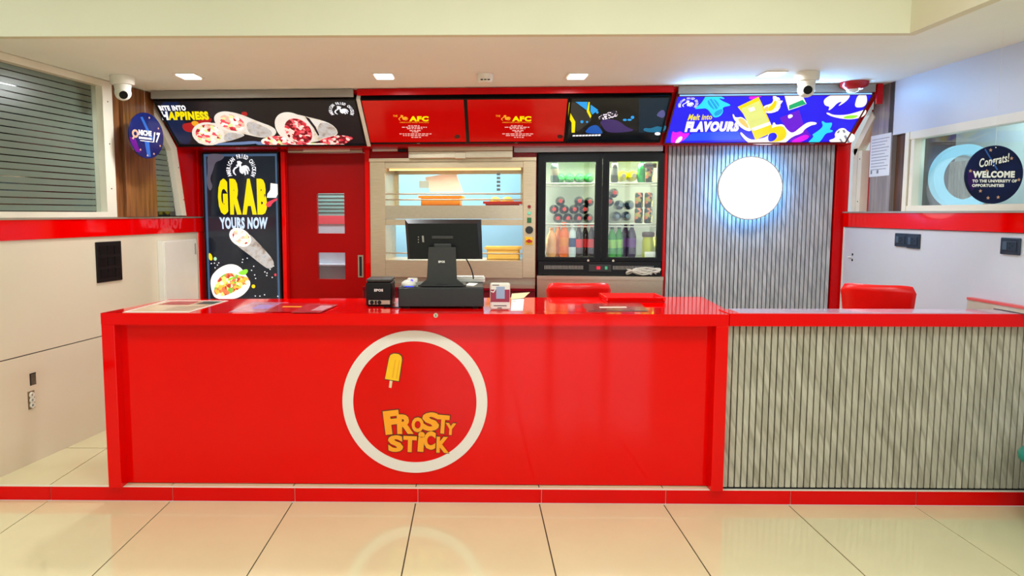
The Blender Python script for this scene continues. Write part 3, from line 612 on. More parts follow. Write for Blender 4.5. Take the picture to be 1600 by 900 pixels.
def prints(parent, name, y, mat, polys):
    for p in polys: part(parent, name, MB().poly(p if name in SHARP else smooth(p), y, y+.0003), mat)
gW = glow('print_white', (250, 250, 255), 1.15); gY = glow('print_yellow', (250, 228, 0), 1.05); gBK = glow('print_night', (14, 17, 26), .8); gNV = glow('print_navy', (18, 34, 78), .8)
gTOR = baked('print_tortilla', [(170, 120, 80), (232, 214, 190), (244, 236, 224), (236, 230, 226)]); gTOS = baked('print_tortilla_shade', [(120, 90, 70), (188, 176, 166), (206, 200, 196), (170, 176, 186)], 18); gPK = glow('print_pink', (236, 70, 90), 1.0); gOR = glow('print_orange', (250, 170, 40), 1.0); gRD = glow('print_ember', (190, 30, 34), .9)
gFIL = speckle('print_filling', [(240, 206, 196), (214, 70, 86), (250, 232, 228), (160, 30, 46), (238, 168, 150), (246, 222, 214), (196, 220, 150)], 34, .95)
gFI2 = speckle('print_filling_red', [(190, 40, 56), (130, 10, 30), (240, 200, 190), (220, 90, 100), (96, 6, 20)], 44, .9)
gBUR = speckle('print_filling_burger', [(250, 170, 60), (236, 110, 70), (250, 210, 110), (120, 170, 60), (250, 230, 190), (170, 60, 40)], 36, .95)
hz = lambda z, pts: HD.pts(zm(*z, pts))
# left light box: wraps
u0, u1 = hu(240, 153), hu(568, 231)
u0 = min(hu(280, 230), hu(238, 153)) ; u1 = hu(556, 152)
lbA = board('menu_light_box', 'dark tilted light box with wraps and yellow HAPPINESS lettering', 'light box', u0, u1, .0, Hh, BLACK, gBK, .014)
za = (225, 135, 8.889); zb = (400, 135, 8.889); y = -.0016
prints(lbA, 'print_sky', y, gNV, [hz(za, [(200, 190), (520, 190), (420, 330), (640, 560), (660, 800), (500, 800), (330, 520)])])
prints(lbA, 'print_embers', y-.0003, gRD, [hz(za, [(520, 520), (640, 500), (760, 480), (900, 420), (960, 470), (760, 640), (560, 630)]), hz(za, [(1360, 350), (1430, 350), (1440, 400), (1390, 420), (1350, 390)])])
prints(lbA, 'print_flame', y-.0006, gOR, [hz(za, [(650, 490), (720, 470), (770, 510), (740, 560), (680, 545)])])
prints(lbA, 'print_table_glow', y-.0003, glow('print_table', (120, 150, 200), .8), [hz(za, [(900, 790), (1250, 775), (1590, 750), (1590, 800), (1000, 818)]), hz(zb, [(0, 760), (120, 770), (280, 815), (0, 815)])])
def fit(parent, s, z, q, y, mat, bold=.06, rot=0, shear=0):     # word stretched over the quad q: bottom-left, bottom-right, top-right, top-left in zoom px
    p = hz(z, q); V, F = textmesh(s, bold, shear); xs = [v.x for v in V]; ys = [v.y for v in V]; mb = MB(); P = []
    for v in V:
        a = (v.x-min(xs))/(max(xs)-min(xs)); b = (v.y-min(ys))/(max(ys)-min(ys))
        P.append((((p[0][0]*(1-a)+p[1][0]*a)*(1-b) + (p[3][0]*(1-a)+p[2][0]*a)*b), y, ((p[0][1]*(1-a)+p[1][1]*a)*(1-b) + (p[3][1]*(1-a)+p[2][1]*a)*b)))
    return part(parent, 'lettering', mb.add(P, F), mat)
fit(lbA, 'BITE INTO', za, [(225, 335), (590, 335), (570, 258), (190, 262)], y-.001, gW, .07)
fit(lbA, 'H', za, [(262, 465), (345, 465), (325, 345), (225, 345)], y-.001, gW, .07)
fit(lbA, 'APPINESS', za, [(340, 465), (912, 462), (885, 342), (330, 345)], y-.001, gY, .07)
def wrap(z, body, face, fill, stripe=None, fm=gFIL):
    prints(lbA, 'print_wrap', y-.0009, gTOR, [hz(z, body)]); prints(lbA, 'print_wrap_end', y-.0012, glow('print_cream', (250, 240, 226), 1.0), [hz(z, face)]); prints(lbA, 'print_wrap_filling', y-.0015, fm, [hz(z, fill)])
    if stripe: prints(lbA, 'print_wrap_shade', y-.0014, stripe[1], [hz(z, stripe[0])])
E_ = lambda cx, cy, rx, ry, rot=0: ell(cx, cy, rx, ry, math.radians(rot))
wrap(za, [(1000, 400), (1130, 345), (1300, 365), (1600, 490), (1800, 560), (1850, 640), (1780, 705), (1620, 710), (1400, 660), (1200, 610)], E_(1200, 490, 235, 135, 18), E_(1220, 500, 185, 105, 18), ([(1420, 470), (1600, 520), (1790, 620), (1760, 690), (1600, 700), (1440, 640)], gTOS))
wrap(za, [(700, 570), (900, 500), (1060, 510), (1150, 590), (1410, 660), (1370, 700), (1100, 780), (900, 800), (720, 790)], E_(890, 655, 225, 160, 8), E_(900, 655, 185, 130, 8), ([(1130, 620), (1400, 670), (1360, 700), (1100, 775)], gTOS))
wrap(zb, [(330, 420), (420, 370), (520, 375), (700, 415), (1000, 490), (1120, 580), (1145, 670), (1000, 710), (830, 770), (600, 800)], E_(530, 590, 300, 200, 35), E_(590, 620, 215, 155, 38), ([(860, 500), (1010, 500), (1110, 590), (1135, 660), (990, 700), (850, 730)], gTOS), gFI2)
prints(lbA, 'print_wrap_band', y-.0018, glow('print_band', (26, 18, 40), .8), [hz(zb, [(680, 410), (740, 440), (830, 560), (880, 670), (862, 680), (800, 570), (720, 470)])])
prints(lbA, 'print_scatter', y-.0017, gFI2, [hz(zb, [(860, 760), (960, 710), (1150, 670), (1300, 690), (1370, 710), (1260, 780), (1200, 815), (1000, 815)])])
prints(lbA, 'print_crumbs', y-.0018, gFIL, [hz(zb, [(50, 740), (200, 690), (360, 680), (460, 760), (600, 790), (820, 780), (1000, 790), (980, 825), (120, 825)])])
ec = hz(zb, [(1190, 355)])[0]; er = abs(hz(zb, [(1360, 355)])[0][0]-ec[0])
part(lbA, 'emblem', emblem(MB(), ec[0], ec[1]+er*.12, er*1.02, y-.001), gW)
part(lbA, 'end_trim', MB().box(u1+.003, u1+.03, -.012, .03, -.0, Hh), WFRAME)
# three centre screens
def text_lines(t, cu, w0, mat, rows):
    mb = MB()
    for i, (wd, dy) in enumerate(rows):
        x = cu - wd/2
        while x < cu + wd/2 - .004:
            l = random.uniform(.008, .028); mb.box(x, min(x+l, cu+wd/2), -.0026, -.0022, w0-dy-.0028, w0-dy+.0028); x += l+.005
    part(t, 'text_line', mb, mat, kind='stuff')
gTV = glow('screen_red', (190, 5, 2), 1.0, .12)
TVR = []
for nm, xa, xb, lab in (('l', 561, 724, 'left red menu screen with yellow AFC logo above the door'), ('r', 727, 884, 'middle red menu screen with yellow AFC logo above the food warmer')):
    a0_, a1_ = hu(xa, 153), hu(xb, 153); a1_ = a0_ + (.765 if nm == 'l' else .74); TVR.append((a0_, a1_))
    t = board('menu_screen', lab, 'screen', a0_, a1_, .02, Hh-.005, BLACKG, gTV, .013, 'tilted menu screens over the counter')
    dx = 0 if nm == 'l' else 160.5; zt = (555+dx, 140, 8.889)
    fit(t, 'AFC', zt, [(752, 438), (1018, 438), (1020, 366), (752, 366)], -.0024, gY, .06)
    fit(t, 'THE', zt, [(525, 376), (588, 376), (588, 350), (525, 350)], -.0024, gOR, .02)
    ec = hz(zt, [(668, 398), (740, 398)]); k = MB(); emblem(k, ec[0][0], ec[0][1], (ec[1][0]-ec[0][0])*1.62, -.0024, False); part(t, 'rooster_mark', k, gOR)
    fit(t, 'AMERICAN FRIED CHICKEN', zt, [(615, 460), (1020, 460), (1020, 445), (615, 445)], -.0024, gOR, .01)
    mb = MB()
    for yc, xa_, xb_ in ((500, 735, 900), (520, 650, 995), (540, 720, 935), (567, 755, 910), (585, 790, 880), (612, 615, 1060), (635, 665, 1020), (660, 780, 915)):
        x_ = xa_
        while x_ < xb_-8: l_ = random.uniform(18, 60); mb.poly(hz(zt, [(x_, yc+6), (min(x_+l_, xb_), yc+6), (min(x_+l_, xb_), yc-6), (x_, yc-6)]), -.0024, -.0021); x_ += l_+12
    part(t, 'text_line', mb, glow('print_pinkwhite', (250, 190, 180), .9), kind='stuff')
    part(t, 'screen_badge', MB().poly(hz(zt, E_(1418, 650, 40, 28)), -.0026, -.0022), glow('badge_dark', (70, 6, 8), .7)); part(t, 'maker_mark', MB().box((a0_+a1_)/2-.012, (a0_+a1_)/2+.012, -.0084, -.008, .024, .028), ALU)
a0_, a1_ = hu(888, 151), hu(1051, 147); a0_ = TVR[1][1]+.004; a1_ = hu(1050.5, 148)
t = board('menu_screen', 'right dark menu screen with blue and yellow shapes beside the blue light box', 'screen', a0_, a1_, .02, Hh-.005, BLACKG, glow('screen_dark', (6, 10, 18), .8, .12), .013, 'tilted menu screens over the counter')
zc = (870, 135, 8.889); gCY = glow('print_sky_blue', (40, 160, 236), 1.0); gDB = glow('print_deep_blue', (24, 60, 150), .9)
prints(t, 'print_teal_corner', -.0012, glow('print_teal_dark', (4, 36, 56), .9), [hz(zc, [(1140, 130), (1560, 120), (1500, 640), (1140, 640)])])
prints(t, 'print_grey_block', -.0013, glow('print_grey_brown', (52, 50, 46), .9), [hz(zc, [(190, 220), (260, 215), (480, 420), (480, 480), (330, 600), (260, 640), (255, 480), (190, 360)])])
prints(t, 'print_chevron', -.0016, gY, [hz(zc, [(165, 220), (182, 220), (182, 355), (258, 490), (250, 640), (205, 640), (205, 500), (158, 420)]), hz(zc, [(440, 215), (458, 215), (450, 330), (482, 410), (465, 440), (415, 345)])])
prints(t, 'print_blue_triangle', -.0016, gCY, [hz(zc, [(258, 213), (430, 213), (415, 330)]), hz(zc, [(470, 250), (575, 325), (540, 355), (490, 390), (465, 340)])])
prints(t, 'print_dome', -.0014, glow('print_dome', (24, 92, 190), .9), [hz(zc, [(385, 650), (420, 590), (470, 550), (540, 530), (590, 560), (635, 640), (630, 655)])])
prints(t, 'print_shape', -.0014, glow('print_violet', (66, 44, 108), .9), [hz(zc, [(590, 480), (700, 450), (860, 470), (960, 560), (1100, 610), (900, 640), (700, 640), (640, 570)])])
prints(t, 'print_pattern', -.0016, speckle('print_dots', [(16, 12, 30), (20, 14, 36), (230, 226, 240), (26, 16, 40)], 110, .9), [hz(zc, [(560, 440), (640, 380), (740, 350), (800, 325), (850, 355), (840, 420), (720, 450), (640, 470)])])
prints(t, 'print_waves', -.0016, glow('print_wave', (30, 120, 160), .85), [hz(zc, [(1200, 620), (1210, 570), (1300, 585), (1400, 545), (1450, 570), (1525, 530), (1510, 620), (1330, 640)])])
prints(t, 'print_figure', -.0016, glow('print_lilac', (96, 96, 160), .8), [hz(zc, [(1380, 400), (1430, 335), (1490, 320), (1510, 400), (1470, 440), (1420, 420)])])
prints(t, 'print_dot', -.0018, gCY, [hz(zc, E_(*e)) for e in ((348, 488, 22, 20), (945, 463, 28, 16), (1010, 462, 30, 14), (1052, 428, 24, 22), (562, 358, 18, 18), (420, 492, 14, 14))])
for k in range(9): prints(t, 'caption_mark', -.0022, gW, [hz(zc, [(218+k*44, 692-k*.8), (254+k*44, 691-k*.8), (258+k*44, 672-k*1.2), (222+k*44, 674-k*1.2)])])
prints(t, 'screen_badge', -.002, gW, [hz(zc, E_(1400, 655, 42, 22))])
# right light box: flavours
u0 = hu(1057.5, 147); u1 = hu(1367, 146)-.005
gBL = glow('print_royal_blue', (26, 18, 214), 1.5)
lbB = board('menu_light_box', 'bright blue tilted light box with FLAVOURS lettering and splashing pouches', 'light box', u0, u1, .0, Hh, M('dark_red_case', (90, 8, 26), .4), gBL, .010)
za = (1035, 130, 8.889); zb = (1200, 130, 8.889)
gCYN = glow('print_cyan', (40, 214, 240), 1.2); gAQ = glow('print_aqua', (20, 160, 226), 1.1); gGOLD = glow('print_gold', (250, 214, 10), 1.2); gPALE = glow('print_lemon', (226, 232, 130), 1.1); gMAG = glow('print_magenta', (224, 20, 232), 1.2); gCRM = glow('print_offwhite', (255, 246, 236), 1.25); gPUR = glow('print_purple', (106, 20, 214), 1.1); gGRN = glow('print_green', (20, 176, 110), 1.1); gLIM = glow('print_lime', (150, 236, 60), 1.15); gPEA = glow('print_peach', (250, 200, 110), 1.15); gBL2 = glow('print_azure', (30, 70, 250), 1.4)
prints(lbB, 'print_glow_band', y, gBL2, [hz(za, [(420, 690), (1050, 660), (1100, 780), (250, 800)])])
prints(lbB, 'print_magenta_splash', y-.0003, gMAG, [hz(za, [(110, 850), (135, 650), (180, 690), (250, 660), (300, 700), (400, 680), (300, 790), (180, 850)]), hz(za, [(1190, 200), (1240, 160), (1320, 150), (1390, 180), (1330, 200), (1230, 230)])])
prints(lbB, 'print_cream_splash', y-.0006, gCRM, [hz(za, [(170, 820), (230, 740), (280, 735), (270, 790), (200, 840)])])
prints(lbB, 'print_cyan_splash', y-.0006, gCYN, [hz(za, [(430, 358), (530, 290), (590, 200), (600, 150), (740, 148), (870, 205), (850, 220), (780, 200), (820, 240), (940, 290), (945, 310), (830, 330), (850, 390), (800, 460), (720, 478), (690, 440), (620, 345), (540, 350)])])
prints(lbB, 'print_ice_lolly', y-.0009, gAQ, [hz(za, [(600, 240), (720, 200), (810, 320), (710, 380)]), hz(za, [(715, 400), (830, 345), (840, 390), (790, 440), (725, 455)])])
prints(lbB, 'print_lolly_ridge', y-.0012, gCYN, [hz(za, [(640, 230), (655, 225), (745, 360), (732, 366)]), hz(za, [(685, 215), (700, 210), (785, 335), (772, 342)])])
prints(lbB, 'print_cream_outline', y-.0003, gCRM, [hz(za, [(970, 430), (990, 425), (1010, 480), (1130, 460), (1250, 650), (1190, 670), (1080, 610), (1050, 560), (990, 500)]), hz(za, [(1380, 320), (1520, 280), (1545, 240), (1530, 200), (1545, 145), (1565, 145), (1580, 190), (1640, 200), (1640, 380), (1440, 430)]), hz(za, [(1075, 700), (1090, 675), (1110, 690), (1180, 760), (1270, 790), (1500, 730), (1530, 560), (1600, 590), (1640, 620), (1640, 850), (1240, 850), (1160, 800)])])
prints(lbB, 'print_peach_splash', y-.0006, gPEA, [hz(za, [(1030, 490), (1130, 480), (1220, 640), (1120, 590)]), hz(za, [(1400, 330), (1540, 300), (1600, 220), (1640, 230), (1640, 340), (1440, 410)])])
prints(lbB, 'print_pouch', y-.0012, gGOLD, [hz(za, [(1045, 325), (1335, 185), (1390, 300), (1520, 590), (1530, 680), (1290, 785), (1240, 660), (1120, 420)])])
prints(lbB, 'print_pouch_label', y-.0015, gPALE, [hz(za, [(1090, 350), (1340, 240), (1480, 540), (1230, 650)])])
prints(lbB, 'print_pouch_white', y-.0018, gCRM, [hz(za, [(1190, 345), (1270, 320), (1290, 370), (1215, 395)]), hz(za, [(1235, 620), (1490, 530), (1510, 570), (1260, 660)])])
fit(lbB, 'Melt into', za, [(345, 515), (690, 500), (690, 425), (365, 425)], y-.0015, gY, .03, 0, .2)
fit(lbB, 'FLAVOURS', za, [(305, 675), (1050, 665), (1085, 525), (340, 525)], y-.0018, gCRM, .075)
prints(lbB, 'print_gold_splash', y-.0009, gCRM, [hz(zb, [(0, 420), (60, 400), (155, 380), (120, 350), (210, 245), (195, 235), (150, 250), (105, 190), (100, 150), (75, 150), (75, 240), (40, 290), (0, 300)]), hz(zb, [(0, 600), (60, 590), (70, 540), (95, 545), (110, 580), (210, 560), (260, 640), (340, 700), (460, 600), (560, 530), (680, 540), (670, 570), (600, 580), (500, 640), (480, 690), (330, 740), (230, 840), (0, 840)])])
prints(lbB, 'print_gold_core', y-.0012, gGOLD, [hz(zb, [(0, 395), (80, 365), (130, 270), (100, 220), (50, 300), (0, 330)]), hz(zb, [(20, 620), (200, 580), (250, 650), (260, 720), (200, 800), (0, 820), (60, 720)])])
prints(lbB, 'print_blue_eye', y-.0015, gBL, [hz(zb, [(0, 710), (60, 680), (110, 690), (130, 740), (80, 800), (0, 810)])])
prints(lbB, 'print_green_pouch', y-.0009, gCRM, [hz(zb, [(220, 140), (465, 140), (535, 285), (420, 330), (285, 375)])]); prints(lbB, 'print_green_label', y-.0012, gGRN, [hz(zb, [(290, 305), (480, 225), (530, 285), (420, 320), (290, 365)])])
prints(lbB, 'print_purple_pouch', y-.0006, gPUR, [hz(zb, [(160, 480), (430, 365), (500, 590), (600, 730), (440, 830), (310, 830), (250, 620)])]); prints(lbB, 'print_purple_base', y-.0009, gMAG, [hz(zb, [(330, 790), (520, 700), (590, 745), (440, 825), (330, 828)])])
prints(lbB, 'print_pouch_mark', y-.0012, gCRM, [hz(zb, [(270, 440), (330, 425), (350, 460), (285, 495)])])
prints(lbB, 'print_white_splash', y-.0009, gCRM, [hz(zb, [(765, 240), (830, 180), (940, 145), (1140, 140), (1130, 200), (1060, 270), (960, 325), (1040, 245), (960, 270), (900, 340), (830, 385), (860, 320), (790, 310)]), hz(zb, [(1200, 330), (1220, 230), (1250, 160), (1360, 140), (1380, 240), (1350, 310), (1290, 335)]), hz(zb, [(800, 415), (830, 400), (900, 440), (1080, 440), (1230, 400), (1380, 350), (1340, 460), (1180, 500), (1050, 495), (880, 460)]), hz(zb, [(830, 790), (940, 760), (920, 700), (980, 630), (1060, 615), (1110, 670), (1220, 720), (1180, 830), (900, 830)])])
prints(lbB, 'print_lime_core', y-.0012, gLIM, [hz(zb, [(1040, 470), (1100, 445), (1220, 440), (1260, 450), (1180, 490), (1060, 488)])])
prints(lbB, 'print_grey_ridge', y-.0012, glow('print_grey', (150, 160, 176), .9), [hz(zb, [(950, 690), (975, 655), (1000, 650), (985, 690)]), hz(zb, [(1030, 650), (1060, 640), (1080, 680), (1050, 690)]), hz(zb, [(985, 770), (1010, 765), (1050, 828), (1020, 828)]), hz(zb, [(1050, 730), (1080, 715), (1140, 820), (1105, 826)])])
prints(lbB, 'print_cyan_fish', y-.0009, gCYN, [hz(zb, [(530, 838), (640, 740), (610, 710), (650, 690), (770, 600), (740, 530), (760, 520), (790, 545), (830, 550), (895, 540), (880, 600), (850, 640), (910, 655), (880, 680), (800, 690), (740, 790), (680, 838)])])
ec = hz(za, [(355, 300)])[0]; er = abs(hz(za, [(490, 300)])[0][0]-ec[0])
part(lbB, 'emblem', emblem(MB(), ec[0], ec[1]+er*.1, er*1.02, y-.001), gW)
part(lbB, 'added_light_strip', MB().box(u0+.02, u1-.02, -.012, -.004, Hh+.002, Hh+.008), glow('strip_sky', (150, 205, 255), 1.2))  # invented glowing strip along the top of the board
lo = area('added_strip_lamp', (HV.M @ Vector(((u0+u1)/2-.04, -.475, 2.372)))[:], 1.25, 8, (.2, .52, 1), .012, (math.radians(93), 0, math.radians(180-2.6)))  # added blue lamp that tints the ceiling and right wall
bs = part(hdr, 'end_strip', MB().box(hu(1366, 146)+.0, hu(1366, 146)+.04, -.45, -.43, 2.3, 2.436), REDW)

# ---- ceiling fittings
for k, (px, py) in enumerate(((295, 118), (600, 118), (902, 118), (1206, 115))):
    x, yy = floor_hit(px, py, 2.44)
    d = thing('downlight', ['square ceiling downlight above the left light box', 'square ceiling downlight left of the smoke detector', 'square ceiling downlight right of the smoke detector', 'square ceiling downlight beside the right dome camera'][k], 'downlight', W, (x, yy, 2.43), 'recessed square downlights')
    part(d, 'frame', MB().box(x-.07, x+.07, yy-.09, yy+.09, 2.434, 2.4395), WPLAST)
    part(d, 'diffuser', MB().box(x-.055, x+.055, yy-.075, yy+.075, 2.428, 2.434), glow('lamp_white', (255, 250, 236), 7))
    area('downlight_lamp', (x, yy, 2.42), .11, 14, (.92, .97, 1), .15)
def dome(px, py, label, aim):
    x, yy = floor_hit(px, py, 2.44); d = thing('dome_camera', label, 'camera', W, (x, yy, 2.3))
    part(d, 'base', MB().lathe((x, yy, 0), [(.07, 2.385), (.074, 2.392), (.076, 2.439)], 28), WPLAST)
    part(d, 'neck', MB().lathe((x, yy, 0), [(.05, 2.35), (.055, 2.386)], 24), WPLAST)
    ball = part(d, 'ball', MB().lathe((x, yy, 2.335), [(.052*math.sin(math.pi*i/12)+.0004, -.052*math.cos(math.pi*i/12)) for i in range(13)], 24), WPLAST)
    a = Vector(aim).normalized(); c = Vector((x, yy, 2.335))
    part(ball, 'lens', MB().cyl(c+a*.03, c+a*.0535, .03, .026, 20), BLACKG); part(ball, 'lens_ring', MB().cyl(c+a*.025, c+a*.05, .034, .031, 20), WPLAST)
dome(191, 119, 'white dome security camera on the ceiling above the wooden column', (.45, -.85, -.45)); dome(1261, 113, 'white dome security camera on the ceiling before the blue light box', (-.2, -1, -.25))
x, yy = floor_hit(758, 116, 2.44); sd = thing('smoke_detector', 'small white smoke detector in the middle of the ceiling', 'detector', W, (x, yy, 2.4))
part(sd, 'body', MB().lathe((x, yy, 0), [(.03, 2.385), (.045, 2.39), (.05, 2.41), (.055, 2.439)], 24), WPLAST)
for k in (-1, 0, 1): part(sd, 'vent_slot', MB().box(x+k*.022-.008, x+k*.022+.008, yy-.049, yy-.042, 2.396, 2.402), DARK)
x, yy = floor_hit(1335, 128, 2.44); al = thing('fire_alarm', 'red and white ceiling fire alarm sounder near the right corner', 'alarm', W, (x, yy, 2.4))
part(al, 'body', MB().lathe((x, yy, 0), [(.05, 2.39), (.085, 2.41), (.09, 2.439)], 24), M('alarm_red', (176, 8, 20), .3)); part(al, 'lens', MB().lathe((x-.01, yy, 0), [(.02, 2.368), (.035, 2.378), (.04, 2.391)], 20), WPLAST)

# ================================================================== BACK WALL THINGS
# tall light panel
g0, g1 = uGL, uGR; gz0, gz1 = .62, B.hit(380, 238)[1]
gp = thing('poster_light_box', 'tall dark light box reading GRAB YOURS NOW beside the red door', 'light box', B, ((g0+g1)/2, 0, gz0))
part(gp, 'casing', MB().box(g0, g1, -.03, .018, gz0, gz1).box(g0, g0+.012, -.042, -.03, gz0, gz1).box(g1-.012, g1, -.042, -.03, gz0, gz1).box(g0+.012, g1-.012, -.042, -.03, gz1-.012, gz1).box(g0+.012, g1-.012, -.042, -.03, gz0, gz0+.012), BLACK)
part(gp, 'display', MB().box(g0+.012, g1-.012, -.034, -.03, gz0+.012, gz1-.012), glow('poster_night', (24, 30, 42), .85, .12))
yg = -.0345
z6, z7, z8 = (310, 230, 11.393), (310, 309, 11.393), (310, 388, 10.343)
def bz(z, pts): return B.pts(zm(*z, pts), yg)
def gpr(name, y_, mat, polys): 
    for p in polys: part(gp, name, MB().poly(p if name in SHARP else smooth(p), y_, y_+.0003), mat)
gBG = glow('poster_edge_glow', (70, 100, 134), .9)
gpr('print_edge_glow', yg, gBG, [[(g0+.014, gz0+.02), (g0+.03, gz0+.02), (g0+.035, gz1-.02), (g0+.014, gz1-.02)], [(g1-.036, gz0+.02), (g1-.016, gz0+.02), (g1-.016, gz1-.03), (g1-.03, gz1-.03)], [(g0+.014, gz1-.035), (g1-.016, gz1-.035), (g1-.016, gz1-.016), (g0+.014, gz1-.016)]])
gpr('print_smoke', yg-.0003, glow('poster_smoke', (104, 100, 116), .8), [bz(z6, [(150, 130), (300, 110), (480, 140), (420, 230), (300, 260), (260, 420), (200, 560), (260, 700), (200, 800), (140, 620), (170, 400)])])
c_ = bz(z6, [(763, 400), (1028, 400)]); part(gp, 'emblem', emblem(MB(), c_[0][0], c_[0][1], c_[1][0]-c_[0][0], yg-.001), gW)
def bfit(s, z, q, mat, bold): 
    p = bz(z, q); V, F = textmesh(s, bold); xs = [v.x for v in V]; ys = [v.y for v in V]; P = []
    for v in V:
        a = (v.x-min(xs))/(max(xs)-min(xs)); b = (v.y-min(ys))/(max(ys)-min(ys))
        P.append((((p[0][0]*(1-a)+p[1][0]*a)*(1-b) + (p[3][0]*(1-a)+p[2][0]*a)*b), yg-.0012, ((p[0][1]*(1-a)+p[1][1]*a)*(1-b) + (p[3][1]*(1-a)+p[2][1]*a)*b)))
    part(gp, 'lettering', MB().add(P, F), mat)
for ch, xa, xb in (('G', 340, 535), ('R', 550, 772), ('A', 768, 1040), ('B', 1035, 1230)):
    lo = zm(*z7, [(xa+18, 300), (xb, 300)]); hi = zm(*z6, [(xb-22, 560), (xa, 560)]); p = lo + hi
    bfit(ch, (0, 0, 1), p, gY, .075)
bfit('YOURS NOW', z7, [(390, 558), (1225, 555), (1235, 345), (370, 345)], glow('print_iceblue', (206, 228, 250), 1.1), .055)
gpr('print_pizza_slice', yg-.0014, gCRM, [bz(z6, [(1285, 640), (1435, 660), (1435, 800), (1380, 900), (1220, 900), (1230, 830), (1280, 760)])]); gpr('print_pizza_sauce', yg-.0017, gPK, [bz(z7, [(1200, 90), (1290, 50), (1400, 0), (1410, 40), (1320, 90), (1290, 160), (1215, 170)])])
gpr('print_wrap', yg-.0014, gTOS, [bz(z7, [(600, 760), (900, 640), (960, 690), (1140, 880), (1300, 1060), (1350, 1160), (1330, 1240), (1250, 1270), (1150, 1210), (900, 1010), (720, 880)])]); gpr('print_wrap_end', yg-.0017, gCRM, [bz(z7, E_(745, 705, 210, 150, 32))]); gpr('print_wrap_filling', yg-.002, gFIL, [bz(z7, E_(760, 700, 165, 112, 32))])
gpr('print_bread', yg-.0014, gCRM, [bz(z8, [(190, 480), (300, 340), (450, 260), (580, 255), (690, 310), (760, 420), (850, 540), (820, 650), (720, 760), (580, 825), (280, 825), (210, 700)])]); gpr('print_burger_filling', yg-.0017, gBUR, [bz(z8, [(330, 480), (440, 400), (560, 400), (660, 440), (800, 470), (840, 520), (760, 600), (620, 680), (500, 740), (380, 780), (250, 740), (260, 620)])]); gpr('print_lettuce', yg-.002, gLIM, [bz(z8, [(630, 390), (780, 325), (810, 370), (760, 430), (680, 430)]), bz(z8, [(470, 500), (580, 450), (560, 500), (480, 530)])])
cr_ = [ell(*bz(z8, [(px, py)])[0], .006, .005, 0, 8) for px, py in ((710, 225), (790, 160), (718, 180), (860, 355), (895, 290), (925, 487), (1215, 285), (1160, 340), (1110, 400), (1105, 440), (1075, 380), (910, 430), (1195, 470), (270, 315), (260, 240), (330, 235), (210, 245), (310, 270), (920, 770), (995, 772), (1070, 750), (1285, 775))]
gpr('print_crumbs', yg-.0014, gW, cr_); gpr('print_dots', yg-.0014, gGOLD, [ell(*bz(z8, [(890, 615)])[0], .016, .016), bz(z8, [(165, 60), (225, 110), (230, 200), (170, 190)])]); gpr('print_pink_dot', yg-.0014, gPK, [ell(*bz(z8, [(1245, 428)])[0], .01, .012)]); gpr('print_mint_dot', yg-.0014, glow('print_mint', (190, 240, 200), 1), [ell(*bz(z8, [(272, 170)])[0], .014, .016)])

# food warmer (pass-through)
fwu0, fwu1 = uW0+.004, uW1-.004; N0 = -.06; N1 = .4
pL, pR = bu(602, 330, N0), bu(817, 330, N0); hz_ = lambda yy: B.hit(700, yy, N0)[1]
zt0, zt1 = hz_(252), hz_(247); zin = hz_(262); zm1, zm2, zm3 = hz_(321), hz_(342), hz_(352); zb1, zb0 = hz_(407), 1.035
ztop = zW1-.004
fw = thing('food_warmer', 'stainless pass-through food warmer with two lit glass tiers', 'food warmer', B, ((fwu0+fwu1)/2, N0, zb0))
part(fw, 'post', MB().rbox(fwu0, pL, N0, N1, zb0, ztop, .004), STEELP); part(fw, 'control_post', MB().rbox(pR, fwu1, N0, N1, zb0, ztop, .004), STEELP)
part(fw, 'top', MB().box(pL, pR, N0+.01, N1, zin, ztop), STEELP); part(fw, 'hood_lip', MB().box(fwu0, fwu1, N0-.015, N0, hz_(252), ztop), STEELP)
part(fw, 'middle_shelf', MB().box(pL, pR, N0+.006, N1, zm2, zm1), STEEL); part(fw, 'lower_lip', MB().box(pL, pR, N0+.012, N0+.05, zm3, zm2-.004), STEELP)
part(fw, 'base', MB().box(pL, pR, N0, N1, zb0, zb1), STEELP)
for zz in (hz_(303), hz_(312), hz_(396)): part(fw, 'guard_rail', MB().tube([(pL, N0+.015, zz), (pR, N0+.015, zz)], .006), STEEL)
WARM = glow('heat_lamp', (255, 206, 130), 2.2)
part(fw, 'heat_lamp', MB().box(pL+.02, pR-.02, N0+.08, N0+.11, zin-.016, zin-.002), WARM)
part(fw, 'inner_frame', MB().box(pL, pL+.03, N1-.02, N1, zm1, zin).box(pR-.03, pR, N1-.02, N1, zm1, zin).box(pL, pR, N1-.02, N1, zin-.03, zin), STEEL)
part(fw, 'glass', MB().box(pL+.002, pR-.002, N0+.03, N0+.034, zm1+.002, zin-.02), GLASS)
for z_, c, nm, r_ in ((323, (140, 16, 20), 'red_button', .014), (333, (110, 214, 176), 'green_lamp', .014), (359, (20, 20, 20), 'dial', .032)):
    part(fw, nm, MB().cyl((*[bu(827, z_, N0)], N0-.014, hz_(z_)), (bu(827, z_, N0), N0, hz_(z_)), r_*.9, r_, 18), M(nm, c, .35))
ub = bu(827, 344, N0); part(fw, 'rocker_switch', MB().rbox(ub-.017, ub+.017, N0-.012, N0, hz_(348), hz_(340), .003), M('switch_green', (20, 96, 50), .35))
part(fw, 'isolator_plate', MB().rbox(ub-.03, ub+.03, N0-.008, N0, hz_(382), hz_(370), .003), M('isolator_yellow', (244, 190, 10), .4)); zz = hz_(376); part(fw, 'isolator_knob', MB().poly([(ub-.028, zz), (ub, zz+.016), (ub+.028, zz), (ub, zz-.016)], N0-.024, N0-.008), M('isolator_red', (176, 14, 10), .4))
area('warmer_lamp', (B.M @ Vector(((pL+pR)/2, .12, zin-.03)))[:], 0.9, 7, (1, .84, .6), .2)
